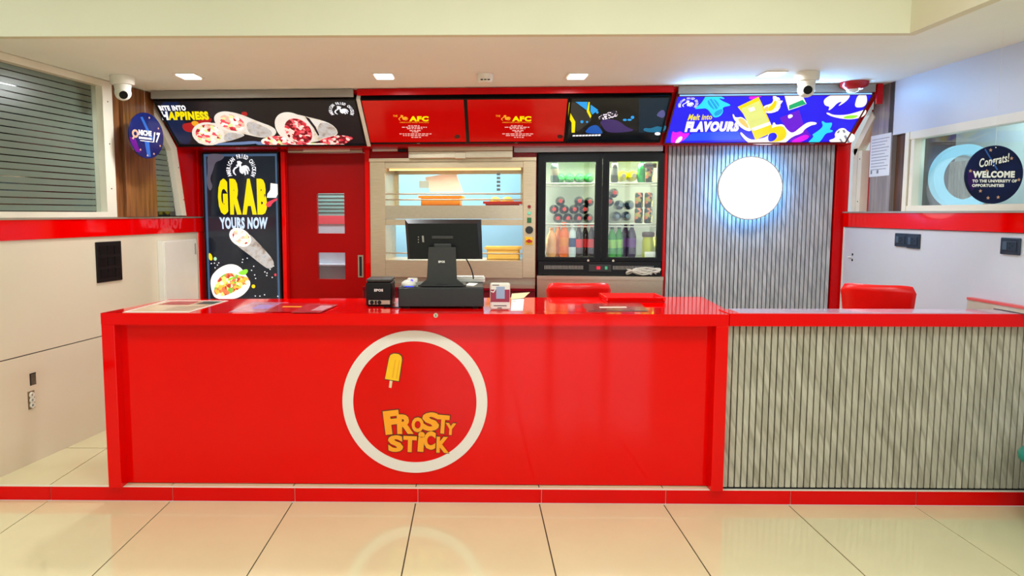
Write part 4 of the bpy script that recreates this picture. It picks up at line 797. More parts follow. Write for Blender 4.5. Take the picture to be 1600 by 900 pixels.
area('warmer_lamp', (B.M @ Vector(((pL+pR)/2, .12, zm2-.03)))[:], 0.9, 6, (1, .86, .62), .2)
# header casing above the warmer (shutter box)
sb = thing('shutter_box', 'steel shutter housing above the food warmer', 'shutter', B, (bu(720, 240), N0, hz_(247)))
u0, u1 = bu(638, 240, -.12), bu(801, 240, -.12); s0, s1, s2 = B.hit(720, 247, -.12)[1], B.hit(720, 236, -.12)[1], B.hit(720, 229, -.12)[1]
part(sb, 'housing', MB().rbox(u0, u1, -.12, -.078, s0, s1, .004), STEEL); part(sb, 'top_strip', MB().rbox(u0, u1, -.13, -.078, s1, s2, .003), STEELP); part(sb, 'centre_plate', MB().rbox((u0+u1)/2-.04, (u0+u1)/2+.045, -.128, -.12, s0-.006, s1-.008, .004), STEEL)
pr = thing('wall_rail', 'pale closer rail on the wall left of the steel housing', 'rail', B, (bu(600, 236), -.03, 2.05)); part(pr, 'bar', MB().rbox(bu(583, 236), bu(622, 236), -.03, -.01, B.hit(600, 237)[1], B.hit(600, 233.5)[1], .003), WPLAST); part(pr, 'arm', MB().rbox(bu(622, 236)+.002, bu(636, 236), -.03, -.01, B.hit(600, 238)[1], B.hit(600, 233.5)[1], .003), BLACK)
# trays in the warmer
def tray(label, xa, xb, yt, yb, col, n, rim=.02, name='food_tray'):
    a, b = bu(xa, yb, n), bu(xb, yb, n); zt_ = B.hit(700, yt, n)[1]; z0_ = (zm1 if yt < 350 else zb1)+.001; t = thing(name, label, 'tray', B, ((a+b)/2, n, z0_)); mt = M('tray_'+'_'.join(map(str, col)), col, .4, emit=0)
    part(t, 'body', MB().box(a+rim, b-rim, n, n+.2, z0_, z0_+.008).box(a+rim, a+rim+.006, n, n+.2, z0_, zt_).box(b-rim-.006, b-rim, n, n+.2, z0_, zt_).box(a+rim, b-rim, n, n+.006, z0_, zt_).box(a+rim, b-rim, n+.194, n+.2, z0_, zt_), mt)
    part(t, 'rim', MB().box(a, b, n-.014, n+.004, zt_-.008, zt_+.012), mt); part(t, 'rim', MB().box(a, b, n+.196, n+.214, zt_-.008, zt_+.012), mt); return t, a, b, zt_
tray('orange food tray on the upper warmer shelf', 654, 722, 308, 320, (250, 140, 10), .08)
t, a, b, zz = tray('red shallow tray of fried food on the upper warmer shelf', 755, 815, 317, 321, (206, 14, 8), .08)
for i, (x, r) in enumerate(((.3, .04), (.62, .045))):
    fx = a+(b-a)*x; solo('fried_piece', ['golden fried piece on the left of the red tray', 'golden fried piece on the right of the red tray'][i], 'food', MB().lathe((fx, .17, zm1+.012), [(.001, 0), (r, .01), (r*1.1, .03), (r*.7, .055), (.004, .062)], 12), M('fried_gold', (244, 190, 60), .6, vary=.3, scale=60, bump=.4), B, (fx, .17, zm1+.012))
cdu, cdz = B.hit(663, 288, N0+.05); cd = solo('price_card', 'small white card stuck inside the upper warmer glass', 'card', MB().box(cdu-.04, cdu+.04, N0+.035, N0+.037, cdz-.03, cdz+.028), WPLAST, B, (cdu, N0+.036, cdz-.03))
lb_ = solo('leaflet_sheet', 'large pale sheet leaning at the back of the upper warmer tier', 'sheet', MB().poly(B.pts([(664, 277), (712, 269), (724, 300), (672, 300)], N1+.02), N1+.012, N1+.015), M('pale_pink_sheet', (216, 218, 226), .5), B, (0, N1+.015, zm1))

lt = tray('golden food carton on the lower warmer shelf', 757, 815, 388, 399, (236, 190, 84), .08)[0]
for k in range(5):
    e_ = B.hit(779, 272+k*6, N0+.05); solo('label_mark', ['topmost', 'second', 'middle', 'fourth', 'lowest'][k] + ' dark mark of the label column on the warmer glass', 'label', MB().box(e_[0]-.014, e_[0]+.014, N0+.0345, N0+.036, e_[1]-.011, e_[1]+.008), M('label_grey', (120, 112, 124), .5), B, (e_[0], N0+.035, e_[1]), 'label column on the warmer glass')
# fridge
FN = -.06; FB = .44
fu0, fu1 = bu(840, 330, FN), bu(1037, 330, FN); fz = lambda x, yy: B.hit(x, yy, FN)[1]
z0, z1 = fz(940, 430), fz(940, 238); fr = thing('drinks_fridge', 'black two-door glass drinks fridge on a steel base', 'fridge', B, ((fu0+fu1)/2, FN, z0))
zf = fz(940, 408)
LIN = M('fridge_liner', (236, 236, 226), .4, vary=.02)
part(fr, 'cabinet', MB().box(fu0, fu0+.03, FN+.05, FB, z0, z1).box(fu1-.03, fu1, FN+.05, FB, z0, z1).box(fu0, fu1, FN+.05, FB, z1-.04, z1).box(fu0, fu1, FN+.05, FB, z0, zf+.02), BLACK)
part(fr, 'liner', MB().box(fu0+.03, fu1-.03, FB-.02, FB, zf+.02, z1-.04).box(fu0+.03, fu0+.035, FN+.06, FB-.02, zf+.02, z1-.04).box(fu1-.035, fu1-.03, FN+.06, FB-.02, zf+.02, z1-.04).box(fu0+.035, fu1-.035, FN+.06, FB-.02, z1-.045, z1-.04).box(fu0+.035, fu1-.035, FN+.06, FB-.02, zf+.02, zf+.024), LIN)
part(fr, 'lamp', MB().box(fu0+.08, fu1-.08, FN+.08, FN+.11, z1-.062, z1-.047), glow('fridge_lamp', (246, 255, 220), 3))
area('fridge_lamp_light', (B.M @ Vector(((fu0+fu1)/2, FN+.14, z1-.075)))[:], .8, 6, (.97, 1, .84), .1)
for uu in (fu0+.05, fu1-.05): area('fridge_side_fill', (B.M @ Vector((uu, FN+.085, (zf+z1)/2)))[:], .02, .9, (.97, 1, .9), .6, (math.radians(90), 0, 0))  # added fill strips that brighten the fridge interior
um = (bu(931, 330, FN)+bu(950, 330, FN))/2
for s, (a, b, pa, pb) in enumerate(((fu0+.004, um-.002, bu(852.5, 330, FN), bu(929.5, 330, FN)), (um+.002, fu1-.004, bu(951, 330, FN), bu(1027, 330, FN)))):
    zt_, zb_ = fz(890, 253), fz(890, 402)
    dr = part(fr, 'glass_door', MB().box(a, pa, FN, FN+.045, zf, z1-.012).box(pb, b, FN, FN+.045, zf, z1-.012).box(pa, pb, FN, FN+.045, zt_, z1-.012).box(pa, pb, FN, FN+.045, zf, zb_), BLACKG)
    part(dr, 'pane', MB().box(pa, pb, FN+.02, FN+.026, zb_, zt_), GLASS)
    part(dr, 'inner_edge', MB().box(pa-.012, pa, FN-.004, FN, zb_-.012, zt_+.012).box(pb, pb+.012, FN-.004, FN, zb_-.012, zt_+.012).box(pa, pb, FN-.004, FN, zt_, zt_+.012).box(pa, pb, FN-.004, FN, zb_-.012, zb_), BLACK)
    lx = (bu(919, 408, FN), bu(958, 408, FN))[s]; part(dr, 'lock', MB().cyl((lx, FN-.008, fz(919, 407)), (lx, FN, fz(919, 407)), .009, n=14), STEEL)
part(fr, 'grille', MB().box(fu0+.01, fu1-.01, FN+.005, FN+.05, z0, zf-.004), BLACK)
for k in range(28):
    for x0_ in (.06, .60):
        ug = fu0+x0_+k*.0115
        if ug < fu1-.05 and not (um-.14 < ug < um+.09): part(fr, 'grille_slot', MB().box(ug, ug+.005, FN+.0035, FN+.005, z0+.045, z0+.075), GREYF)
cp = part(fr, 'control_panel', MB().rbox(bu(919.5, 418, FN), bu(955.5, 418, FN), FN-.004, FN+.005, fz(937, 424.5), fz(937, 413.5), .003), DGREY)
part(cp, 'red_display', MB().rbox(bu(932, 419, FN), bu(938, 419, FN), FN-.007, FN-.003, fz(937, 421), fz(937, 416), .002), glow('display_red', (240, 30, 60), 1)); part(cp, 'green_key', MB().rbox(bu(945, 419, FN), bu(949, 419, FN), FN-.007, FN-.003, fz(937, 421), fz(937, 416), .002), glow('key_green', (80, 180, 130), .8))
shz = [fz(890, 286), fz(890, 350)]
for z in shz:
    sh = part(fr, 'wire_shelf', MB().tube([(fu0+.04, FN+.07, z), (fu1-.04, FN+.07, z)], .005).tube([(fu0+.04, FN+.07, z-.022), (fu1-.04, FN+.07, z-.022)], .004).tube([(fu0+.04, FB-.03, z), (fu1-.04, FB-.03, z)], .004), WPLAST)
    mb = MB()
    for k in range(34): mb.tube([(fu0+.05+k*(fu1-fu0-.1)/33, FN+.07, z), (fu0+.05+k*(fu1-fu0-.1)/33, FB-.03, z)], .002, 5)
    part(sh, 'shelf_wire', mb, WPLAST, kind='stuff')
stk = part(fr, 'shelf_sticker', MB().box(bu(1006, 258, FN), bu(1027, 258, FN), FN+.027, FN+.028, fz(1016, 262), fz(1016, 255)), M('sticker_brown', (110, 88, 66), .5)); part(stk, 'sticker_line', MB().box(bu(1010, 258, FN), bu(1024, 258, FN), FN+.0265, FN+.027, fz(1016, 259.4), fz(1016, 257.4)), BLACK)
part(fr, 'price_sticker', MB().box(bu(1008, 398, FN), bu(1025, 398, FN), FN+.0265, FN+.027, fz(1016, 402), fz(1016, 393.5)), WPLAST)

# bottles
def bottle(label, u, n, z, h, r, col, capc, labc=None, lying=False, group=None, name='drink_bottle', alpha=None):
    t = thing(name, label, 'bottle', B, (u, n, z), group)
    mt = M('drink_'+'_'.join(map(str, col)), col, .12, vary=.1, coat=.3); cm = M('cap_'+'_'.join(map(str, capc)), capc, .35)
    prof = [(r*.8, 0), (r, .02), (r, h*.3), (r*.93, h*.36), (r, h*.42), (r, h*.6), (r*.8, h*.74), (r*.38, h*.88), (r*.34, h*.94)]
    cap = [(r*.4, h*.93), (r*.42, h*.945), (r*.42, h), (r*.36, h*1.004)]
    if lying:
        part(t, 'body', MB().lathe((u, n+h, z+r), [(a, -b) for a, b in prof], 18, 'y'), mt); part(t, 'cap', MB().lathe((u, n+h, z+r), [(a, -b) for a, b in cap], 16, 'y'), cm)
    else:
        part(t, 'body', MB().lathe((u, n, z), prof, 18), mt); part(t, 'cap', MB().lathe((u, n, z), cap, 16), cm)
        if labc: part(t, 'wrap_label', MB().lathe((u, n, z), [(r*1.005, h*.3), (r*1.01, h*.31), (r*1.01, h*.56), (r*1.005, h*.57)], 18), M('label_'+'_'.join(map(str, labc)), labc, .35, vary=.25, scale=40))
    return t
COLA = (30, 22, 24); CAPR = (226, 40, 34)
nb_ = FN+.11
def lay(px, py, label, grp, col=COLA, cap=CAPR, r=.039): 
    u, wv = B.hit(px, py, nb_); bottle(label, u, nb_, wv-r, .26, r, col, cap, None, True, grp)
for o_, x in zip(('leftmost', 'second', 'third', 'fourth'), (872, 888, 905, 921)): lay(x, 341, o_ + ' red-capped cola bottle of the bottom lying row behind the left glass door', 'lying cola bottles, bottom row')
for o_, x in zip(('leftmost', 'second', 'third', 'fourth'), (866, 882, 898, 914)): lay(x, 327, o_ + ' red-capped cola bottle of the middle lying row behind the left glass door', 'lying cola bottles, middle row')
for o_, x, yy in (('leftmost', 876, 314), ('middle', 906, 314), ('rightmost', 922, 315)): lay(x, yy, o_ + ' red-capped cola bottle of the top lying row behind the left glass door', 'lying cola bottles, top row')
lay(953.5, 315, 'dark cola bottle lying cap outward at the left of the right glass door', None); lay(961, 301, 'uppermost lying cola bottle with red cap behind the right glass door', None, (60, 50, 52))
SIL = (120, 134, 150)
for o_, (x, yy) in zip(('left', 'right'), ((965, 338), (981, 338))): lay(x, yy, o_ + ' blue-grey bottle of the lower lying pair behind the right glass door', 'lying blue-grey bottles, lower pair', (44, 66, 86), SIL)
for o_, (x, yy) in zip(('left', 'right'), ((970, 320), (986, 320))): lay(x, yy, o_ + ' blue-grey bottle of the upper lying pair behind the right glass door', 'lying blue-grey bottles, upper pair', (44, 66, 86), SIL)
zs = [zf+.026, shz[1]+.006, shz[0]+.006]
def stand(px, n, shelf, h, r, col, cap, lab, label, grp=None): bottle(label, B.hit(px, 330, n)[0], n, zs[shelf], h, r, col, cap, lab, False, grp)
for o_, x in zip(('leftmost', 'second', 'third', 'rightmost'), (876, 891, 907, 922)): 
    u = B.hit(x, 282, nb_)[0]; bottle(o_ + ' lime-green bottle lying on the top shelf behind the left glass door', u, nb_, zs[2], .26, .041, (70, 190, 90), (90, 200, 110), None, True, 'lime bottles, top shelf')
for k, x in enumerate((975, 991)): u = B.hit(x, 276, nb_)[0]; bottle(['yellow bottle with pale cap on the top shelf, left of the yellow pair', 'yellow bottle with pale cap on the top shelf, right of the yellow pair'][k], u, nb_, zs[2]+.015, .25, .042, (226, 222, 10), (190, 180, 150), None, True)
stand(1002, nb_+.06, 2, .19, .038, (10, 150, 60), (20, 170, 80), (10, 130, 50), 'deep green bottle standing on the top shelf, right door')
stand(959, nb_+.03, 2, .2, .03, (70, 66, 60), (60, 56, 50), (120, 120, 110), 'dark slim bottle standing on the top shelf, right door'); stand(866, nb_+.03, 2, .2, .034, (60, 76, 70), (50, 56, 54), (120, 110, 90), 'grey-green bottle standing on the top shelf, left door')
for x, cl in ((998, 'left'), (1013, 'right')):
    u, _ = B.hit(x, 330, nb_)
    for rw, nm in ((0, 'lower'), (1, 'upper')):
        zc_ = zs[1] + .06 + rw*.122; t = thing('drink_can', f'dark green patterned can in the {cl} column, {nm} of its two', 'can', B, (u, nb_, zc_-.06))
        CANM = MATS.get('can_print') or speckle('can_print', [(20, 34, 26), (16, 60, 40), (226, 130, 90), (24, 30, 24), (180, 170, 80)], 46, 0, False)
        part(t, 'body', MB().lathe((u, nb_, zc_-.06), [(.024, 0), (.032, .006), (.032, .112), (.025, .12)], 18), CANM); part(t, 'lid', MB().lathe((u, nb_, zc_+.06), [(.025, 0), (.026, .0015), (.022, .0015)], 18), STEEL)
u, _ = B.hit(1013, 330, nb_); t = thing('drink_can', 'dark green patterned can standing alone on the top shelf', 'can', B, (u, nb_, zs[2])); part(t, 'body', MB().lathe((u, nb_, zs[2]), [(.024, 0), (.031, .006), (.031, .14), (.025, .148)], 18), MATS['can_print']); part(t, 'lid', MB().lathe((u, nb_, zs[2]+.148), [(.025, 0), (.026, .0015), (.022, .0015)], 18), STEEL)
stand(862, nb_, 0, .235, .042, (240, 170, 110), (240, 150, 90), None, 'pale orange bottle at the far left of the bottom shelf'); stand(873, nb_+.09, 0, .25, .04, (240, 120, 30), (236, 90, 40), None, 'orange bottle half hidden on the bottom shelf'); stand(882, nb_, 0, .28, .042, (240, 104, 14), (230, 84, 40), (246, 130, 30), 'bright orange bottle beside the clear water bottle')
stand(895, nb_, 0, .27, .036, (206, 214, 214), (230, 230, 230), (40, 60, 110), 'clear water bottle with blue label on the bottom shelf')
for k, x in enumerate((905, 915, 925)): stand(x, nb_+.075*(k % 2), 0, .255, .034, (44, 20, 22), CAPR, (220, 30, 30), ('left', 'middle', 'right')[k] + ' upright cola bottle with red label on the bottom shelf', 'upright cola bottles, bottom shelf')
for k, x in enumerate((957, 968)): stand(x, nb_+.075*k, 0, .245, .036, (60, 150, 60), (40, 60, 40), (150, 200, 90), ['green soda bottle next to the door frame on the bottom shelf', 'green soda bottle next to the purple bottles on the bottom shelf'][k])
for k, x in enumerate((978, 988)): stand(x, nb_+.08*(1-k), 0, .27, .036, (50, 20, 60), (70, 30, 60), (96, 40, 120), ['purple-labelled bottle nearer the green sodas', 'purple-labelled bottle nearer the yellow jar'][k])
u, _ = B.hit(1013, 390, nb_); jr = thing('pickle_jar', 'yellow-green jar on the bottom shelf at the right', 'jar', B, (u, nb_, zs[0])); part(jr, 'body', MB().lathe((u, nb_, zs[0]), [(.045, 0), (.05, .01), (.05, .13), (.045, .15), (.045, .165)], 20), M('jar_lime', (190, 190, 20), .2)); part(jr, 'lid', MB().lathe((u, nb_, zs[0]), [(.05, .165), (.052, .17), (.052, .2), (.04, .205)], 20), M('jar_lid', (80, 50, 40), .4))
u, wv = B.hit(982, 355, nb_+.1); bg_ = solo('plastic_bag', 'white plastic bag hanging under the middle shelf, right door', 'bag', MB().rbox(u-.045, u+.045, nb_+.09, nb_+.15, wv-.06, shz[1]-.03, .02, 3), M('bag_white', (214, 224, 222), .4, vary=.1, scale=30, bump=.6), B, (u, nb_+.12, wv-.06))
u, wv = B.hit(972, 340, nb_+.02)
# steel base under the fridge and cable coil
sbs = thing('steel_base', 'brushed steel base cabinet under the drinks fridge', 'cabinet', B, ((fu0+fu1)/2, FN-.03, PZ)); part(sbs, 'body', MB().rbox(fu0-.0, fu1, FN-.06, FB, PZ, z0-.004, .004), STEEL); part(sbs, 'worktop_lip', MB().box(fu0, fu1, FN-.07, FN-.06, z0-.03, z0-.004), STEEL)
cu_, cz_ = B.hit(1006, 429, FN-.05); mb = MB()
CO = M('cord_white', (206, 200, 186), .5); random.seed(3)
for k in range(7):
    pts = []; ph = random.uniform(0, 6); rx = random.uniform(.06, .125); ox = random.uniform(-.04, .04)
    for i in range(17): a = 2*math.pi*i/16; pts.append((cu_+ox+rx*math.cos(a), FN-.035+.012*math.sin(a), z0+.004+.006*k*.7+abs(math.sin(a*1.0+ph))*.035))
    mb.tube(pts, .005, 6)
coil = solo('cable_coil', 'coil of pale cable lying before the fridge grille', 'cable', mb, CO, B, (cu_, FN-.03, z0))
# counter cabinet under the warmer
cbw = thing('base_cabinet', 'dark red base cabinet with steel backsplash below the food warmer', 'cabinet', B, ((fwu0+fwu1)/2, -.3, PZ)); part(cbw, 'body', MB().rbox(fwu0, fwu1, -.35, .015, PZ, .96, .004), M('dark_red_laminate', (96, 10, 20), .3)); part(cbw, 'top', MB().box(fwu0, fwu1, -.36, .015, .96, .98), M('dark_red_top', (110, 10, 22), .2)); part(cbw, 'splashback', MB().box(fwu0, fwu1, .0, .015, .98, 1.03), STEEL)

# round lit sign
su, sw_ = B.hit(1172, 294, -.13); sr = (B.hit(1223, 294, -.13)[0]-B.hit(1121, 294, -.13)[0])/2
rs = thing('round_sign', 'round glowing white sign on the grey slatted wall', 'sign', B, (su, -.04, sw_-sr))
part(rs, 'rim', MB().ring(su, sw_, sr, sr-.008, -.133, -.105, 72), ALU); part(rs, 'face', MB().lathe((su, -.13, sw_), [(sr-.008, 0), (sr-.008, .01)], 72, 'y'), glow('sign_white', (232, 244, 255), 2.6)); part(rs, 'halo_light', MB().ring(su, sw_, sr-.012, sr-.034, -.108, -.1, 72), glow('halo_blue', (84, 172, 255), 42)); part(rs, 'standoff', MB().cyl((su, -.12, sw_), (su, -.016, sw_), .08, n=24), ALU)

# ================================================================== THINGS ON THE COUNTER
def top(px, py, z=CT): return floor_hit(px, py, z)
def sheet(name, label, cat, pts, z, mat, t=.0015):
    P = [top(x, y_, z) for x, y_ in pts]; c = P[0]; return solo(name, label, cat, MB().prism_z(P if sum(P[i][0]*P[(i+1) % len(P)][1]-P[(i+1) % len(P)][0]*P[i][1] for i in range(len(P))) > 0 else P[::-1], z, z+t), mat, W, (c[0], c[1], z)), P
ms, P = sheet('menu_sheet', 'large laminated menu sheet at the left end of the counter', 'menu', [(191, 488.5), (295, 488.5), (357, 470), (260, 470)], CT+.0005, M('menu_beige', (226, 196, 160), .25, vary=.08, scale=14, coat=.3))
def inner(P, a0, a1, b0, b1):
    f = lambda a, b: tuple((P[0][i]*(1-a)+P[1][i]*a)*(1-b)+(P[3][i]*(1-a)+P[2][i]*a)*b for i in (0, 1)); return [f(a0, b0), f(a1, b0), f(a1, b1), f(a0, b1)]
part(ms, 'border', MB().prism_z(inner(P, 0, 1, 0, .05), CT+.002, CT+.0023).prism_z(inner(P, 0, .03, .05, 1), CT+.002, CT+.0023).prism_z(inner(P, .97, 1, .05, 1), CT+.002, CT+.0023).prism_z(inner(P, .03, .97, .96, 1), CT+.002, CT+.0023), WTXT); part(ms, 'printed_picture', MB().prism_z(inner(P, .12, .6, .6, .92), CT+.002, CT+.0023), M('menu_red', (170, 50, 50), .3, vary=.4, scale=30)); part(ms, 'dark_picture', MB().prism_z(inner(P, .66, .95, .66, .92), CT+.002, CT+.0023), M('menu_dark', (60, 80, 76), .3, vary=.4, scale=30))
for k in range(5): part(ms, 'text_line', MB().prism_z(inner(P, .5, .9, .14+.08*k, .17+.08*k), CT+.002, CT+.0023), M('menu_ink', (140, 120, 96), .5))
lf, P = sheet('leaflet', 'pink and lilac leaflet lying behind the menu sheet', 'leaflet', [(357, 488), (425, 488), (452, 473), (395, 472)], CT+.0005, M('leaflet_pink', (206, 120, 150), .25, vary=.4, scale=22, coat=.3)); part(lf, 'printed_ring', MB().prism_z(inner(P, .35, .75, .3, .7), CT+.002, CT+.0023), M('leaflet_lilac', (170, 130, 200), .3, vary=.3, scale=40))
lf2, P = sheet('leaflet', 'red folded leaflet overlapping the pink leaflet', 'leaflet', [(414, 487.5), (478, 487.5), (500, 474), (440, 474)], CT+.003, M('leaflet_red', (200, 16, 26), .25, vary=.25, scale=25, coat=.3)); part(lf2, 'printed_title', MB().prism_z(inner(P, .2, .7, .5, .62), CT+.0045, CT+.0048), OR)
lf3, P = sheet('leaflet', 'red and pink leaflet at the right of the leaflet row', 'leaflet', [(455, 488.5), (500, 488.5), (528, 476), (480, 475)], CT+.0055, M('leaflet_rose', (196, 60, 70), .25, vary=.4, scale=25, coat=.3)); part(lf3, 'printed_picture', MB().prism_z(inner(P, .55, .95, .2, .8), CT+.007, CT+.0073), M('leaflet_blush', (214, 150, 160), .3, vary=.3, scale=40))
lf4, P = sheet('menu_card', 'red menu card lying before the red tray', 'menu', [(918, 487), (1014, 487), (1000, 473.5), (908, 474.5)], CT+.0005, M('card_red', (150, 40, 40), .25, vary=.3, scale=18, coat=.3)); part(lf4, 'printed_title', MB().prism_z(inner(P, .25, .7, .4, .55), CT+.002, CT+.0023), M('card_cream', (226, 200, 180), .4)); part(lf4, 'dark_edge', MB().prism_z(inner(P, .02, .98, 0, .08), CT+.002, CT+.0023), BLACK)
# red serving tray
P = [top(x, y_, CT+.025) for x, y_ in ((947, 466), (1040, 466), (1028, 459), (952, 459))]
x0, x1, y0, y1 = P[0][0]-.0, P[1][0], P[0][1], P[2][1]
tr = thing('serving_tray', 'red plastic serving tray at the back of the counter', 'tray', W, ((x0+x1)/2, y0, CT+.001)); RP = M('red_plastic', (240, 14, 8), .3, vary=.03)
part(tr, 'base', MB().rbox(x0+.02, x1-.02, y0+.02, y1-.02, CT+.001, CT+.006, .002), RP); part(tr, 'rim', MB().prism_x([(y0+.02, CT+.004), (y0, CT+.028), (y0+.004, CT+.03), (y0+.025, CT+.007)], x0, x1).prism_x([(y1-.02, CT+.004), (y1, CT+.028), (y1-.004, CT+.03), (y1-.025, CT+.007)], x0, x1).box(x0, x0+.012, y0+.004, y1-.004, CT+.01, CT+.029).box(x1-.012, x1, y0+.004, y1-.004, CT+.01, CT+.029), RP)
# receipt printer
x0, yb_ = top(572, 479); x1, _ = top(612, 479); ph = .155
pr_ = thing('receipt_printer', 'black box receipt printer left of the till', 'printer', W, ((x0+x1)/2, yb_, CT)); part(pr_, 'body', MB().rbox(x0, x1, yb_, yb_+.2, CT+.004, CT+ph-.02, .006), BLACK); part(pr_, 'lid', MB().rbox(x0+.002, x1-.002, yb_+.004, yb_+.2, CT+ph-.018, CT+ph, .006), DGREY)
xm = (x0+x1)/2; text(pr_, 'EPOS', (xm-.025, xm+.025, CT+.085, CT+.1), yb_-.0008, WTXT, .05)
po = part(pr_, 'port_plate', MB().rbox(x0+.015, x1-.008, yb_-.003, yb_+.001, CT+.012, CT+.036, .001), STEEL)
for k in range(2): part(po, 'port', MB().cyl((x0+.034+k*.042, yb_-.006, CT+.024), (x0+.034+k*.042, yb_-.0025, CT+.024), .0115, n=16), BLACK)
part(pr_, 'port_block', MB().rbox(x0+.049, x0+.062, yb_-.005, yb_-.002, CT+.014, CT+.034, .001), BLACK)
part(pr_, 'foot', MB().box(x0+.01, x1-.01, yb_+.01, yb_+.19, CT, CT+.004), DARK)
# cash drawer
x0, yb_ = top(622, 482.5); x1, _ = top(756, 482.5); dh = .118; dy0 = yb_
dw = thing('cash_drawer', 'wide black cash drawer carrying the till monitor', 'cash drawer', W, ((x0+x1)/2, yb_, CT)); part(dw, 'body', MB().rbox(x0, x1, yb_+.012, yb_+.36, CT+.01, CT+dh, .004), BLACK); part(dw, 'front', MB().rbox(x0+.004, x1-.002, yb_, yb_+.012, CT+.012, CT+dh-.004, .003), M('drawer_front', (34, 38, 37), .5, vary=.08, scale=60, bump=.05))
for ex in (x0+.03, x1-.06): part(dw, 'foot', MB().box(ex, ex+.03, yb_+.02, yb_+.05, CT, CT+.01), DARK).name
dtop = CT+dh; dx0, dx1 = x0, x1
# till monitor, seen from behind
my = dy0+.15; Mf = Fr((0, my, 0), (1, 0, 0))
mo = thing('till_monitor', 'black touch-screen till monitor seen from behind on its stand', 'monitor', W, (Mf.hit(692, 440)[0], my, dtop))
a, b, c, d = Mf.pts([(633, 343), (751, 343), (753, 405), (638, 405)])
mb = MB(); bt = .05
mb.add([(a[0], my, a[1]), (b[0], my, b[1]), (c[0]+.002, my-.0, c[1]), (d[0]-.004, my, d[1]), (a[0]+.02, my-bt, a[1]-.022), (b[0]-.02, my-bt, b[1]-.022), (c[0]-.012, my-bt*.6, c[1]+.005), (d[0]+.012, my-bt*.6, d[1]+.005),
        (a[0]-.004, my+.03, a[1]), (b[0]+.004, my+.03, b[1]), (c[0]+.004, my+.03, c[1]), (d[0]-.006, my+.03, d[1])],
       [(4, 5, 6, 7), (0, 1, 5, 4), (1, 2, 6, 5), (2, 3, 7, 6), (3, 0, 4, 7), (8, 9, 1, 0), (9, 10, 2, 1), (10, 11, 3, 2), (11, 8, 0, 3), (11, 10, 9, 8)])
part(mo, 'housing', mb, BLACK)
part(mo, 'screen', MB().box(a[0]+.01, b[0]-.01, my+.03, my+.033, d[1]+.012, a[1]-.012), BLACKG)
cxm = (a[0]+b[0])/2
part(mo, 'vent_ridge', MB().rbox(cxm-.06, cxm+.06, my-bt-.004, my-bt+.01, Mf.hit(690, 373)[1], Mf.hit(690, 368)[1], .003), DGREY)
for k in range(3): part(mo, 'port', MB().box(a[0]+.075, a[0]+.08, my-bt-.001, my-bt+.006, Mf.hit(690, 370+k*4)[1]-.003, Mf.hit(690, 370+k*4)[1]+.003), GREYF)
part(mo, 'sticker', MB().poly([(a[0]+.10, Mf.hit(690, 378)[1]), (a[0]+.11, Mf.hit(690, 378)[1]), (a[0]+.107, Mf.hit(690, 368)[1]), (a[0]+.097, Mf.hit(690, 368)[1])], my-bt-.001, my-bt+.006), GREYF)
sx = [Mf.hit(x, yy, -.06) for x, yy in ((670, 386), (712, 386), (714, 436), (727, 446), (655, 446), (667, 436))]
sx = [(p[0], max(p[1], dtop)) for p in sx]
stn = part(mo, 'stand', MB().poly(sx, my-.075, my-.055), DGREY); part(mo, 'stand_foot', MB().rbox(sx[4][0]-.005, sx[3][0]+.005, my-.09, my+.09, dtop, dtop+.008, .003), DGREY); part(mo, 'stand_neck', MB().rbox(cxm-.05, cxm+.05, my-.058, my-.01, sx[0][1]-.08, sx[0][1]+.02, .006), DGREY)
tw = Mf.hit(690, 409, -.078); text(stn, 'EPOS', (tw[0]-.018, tw[0]+.018, tw[1]-.006, tw[1]+.006), my-.0765, WTXT, .05)
part(stn, 'cable_notch', MB().rbox(cxm-.035, cxm+.03, my-.077, my-.07, dtop+.001, dtop+.012, .003), DARK)
cbl = solo('monitor_cable', 'thin black cable hanging from the till monitor', 'cable', MB().tube([(b[0]-.09+.05*math.sin(t_*1.5), my-.02-.01*t_, d[1]+.02-t_*.13) for t_ in [i/10 for i in range(11)]], .0035, 8), BLACK, W, (b[0]-.09, my-.02, dtop))
# scanner, tray and paper on the drawer
sxx, _ = top(640, 446, dtop); scn = thing('barcode_scanner', 'white handheld scanner with blue light on the cash drawer', 'scanner', W, (sxx, dy0+.06, dtop))
part(scn, 'body', MB().lathe((sxx, dy0+.07, dtop), [(.036, 0), (.044, .008), (.04, .022), (.024, .034), (.004, .038)], 24), WPLAST); part(scn, 'head', MB().rbox(sxx-.01, sxx+.05, dy0+.05, dy0+.1, dtop+.018, dtop+.046, .01, 3), WPLAST); part(scn, 'light', MB().lathe((sxx+.018, dy0+.049, dtop+.033), [(.008, 0), (.008, .003)], 14, 'y'), glow('scanner_blue', (110, 90, 250), 1.5)); part(scn, 'status_strip', MB().box(sxx-.02, sxx+.03, dy0+.026, dy0+.03, dtop, dtop+.004), glow('scanner_strip', (20, 50, 240), 1.5))
tx0, _ = top(655, 441, dtop); tx1, _ = top(765, 441, dtop)
wt = solo('white_roll_tray', 'long white plastic tray behind the monitor stand', 'tray', MB().rbox(-.12, .075, dy0+.30, dy0+.40, dtop+.0, dtop+.03, .008, 3).rbox(-.115, .07, dy0+.305, dy0+.395, dtop+.03, dtop+.034, .002), WPLAST, W, (0, dy0+.3, dtop))
slp, _ = sheet('paper_slip', 'white paper slip on the cash drawer right of the stand', 'paper', [(727, 446), (740, 447), (747, 443), (733, 442)], dtop, WTXT)
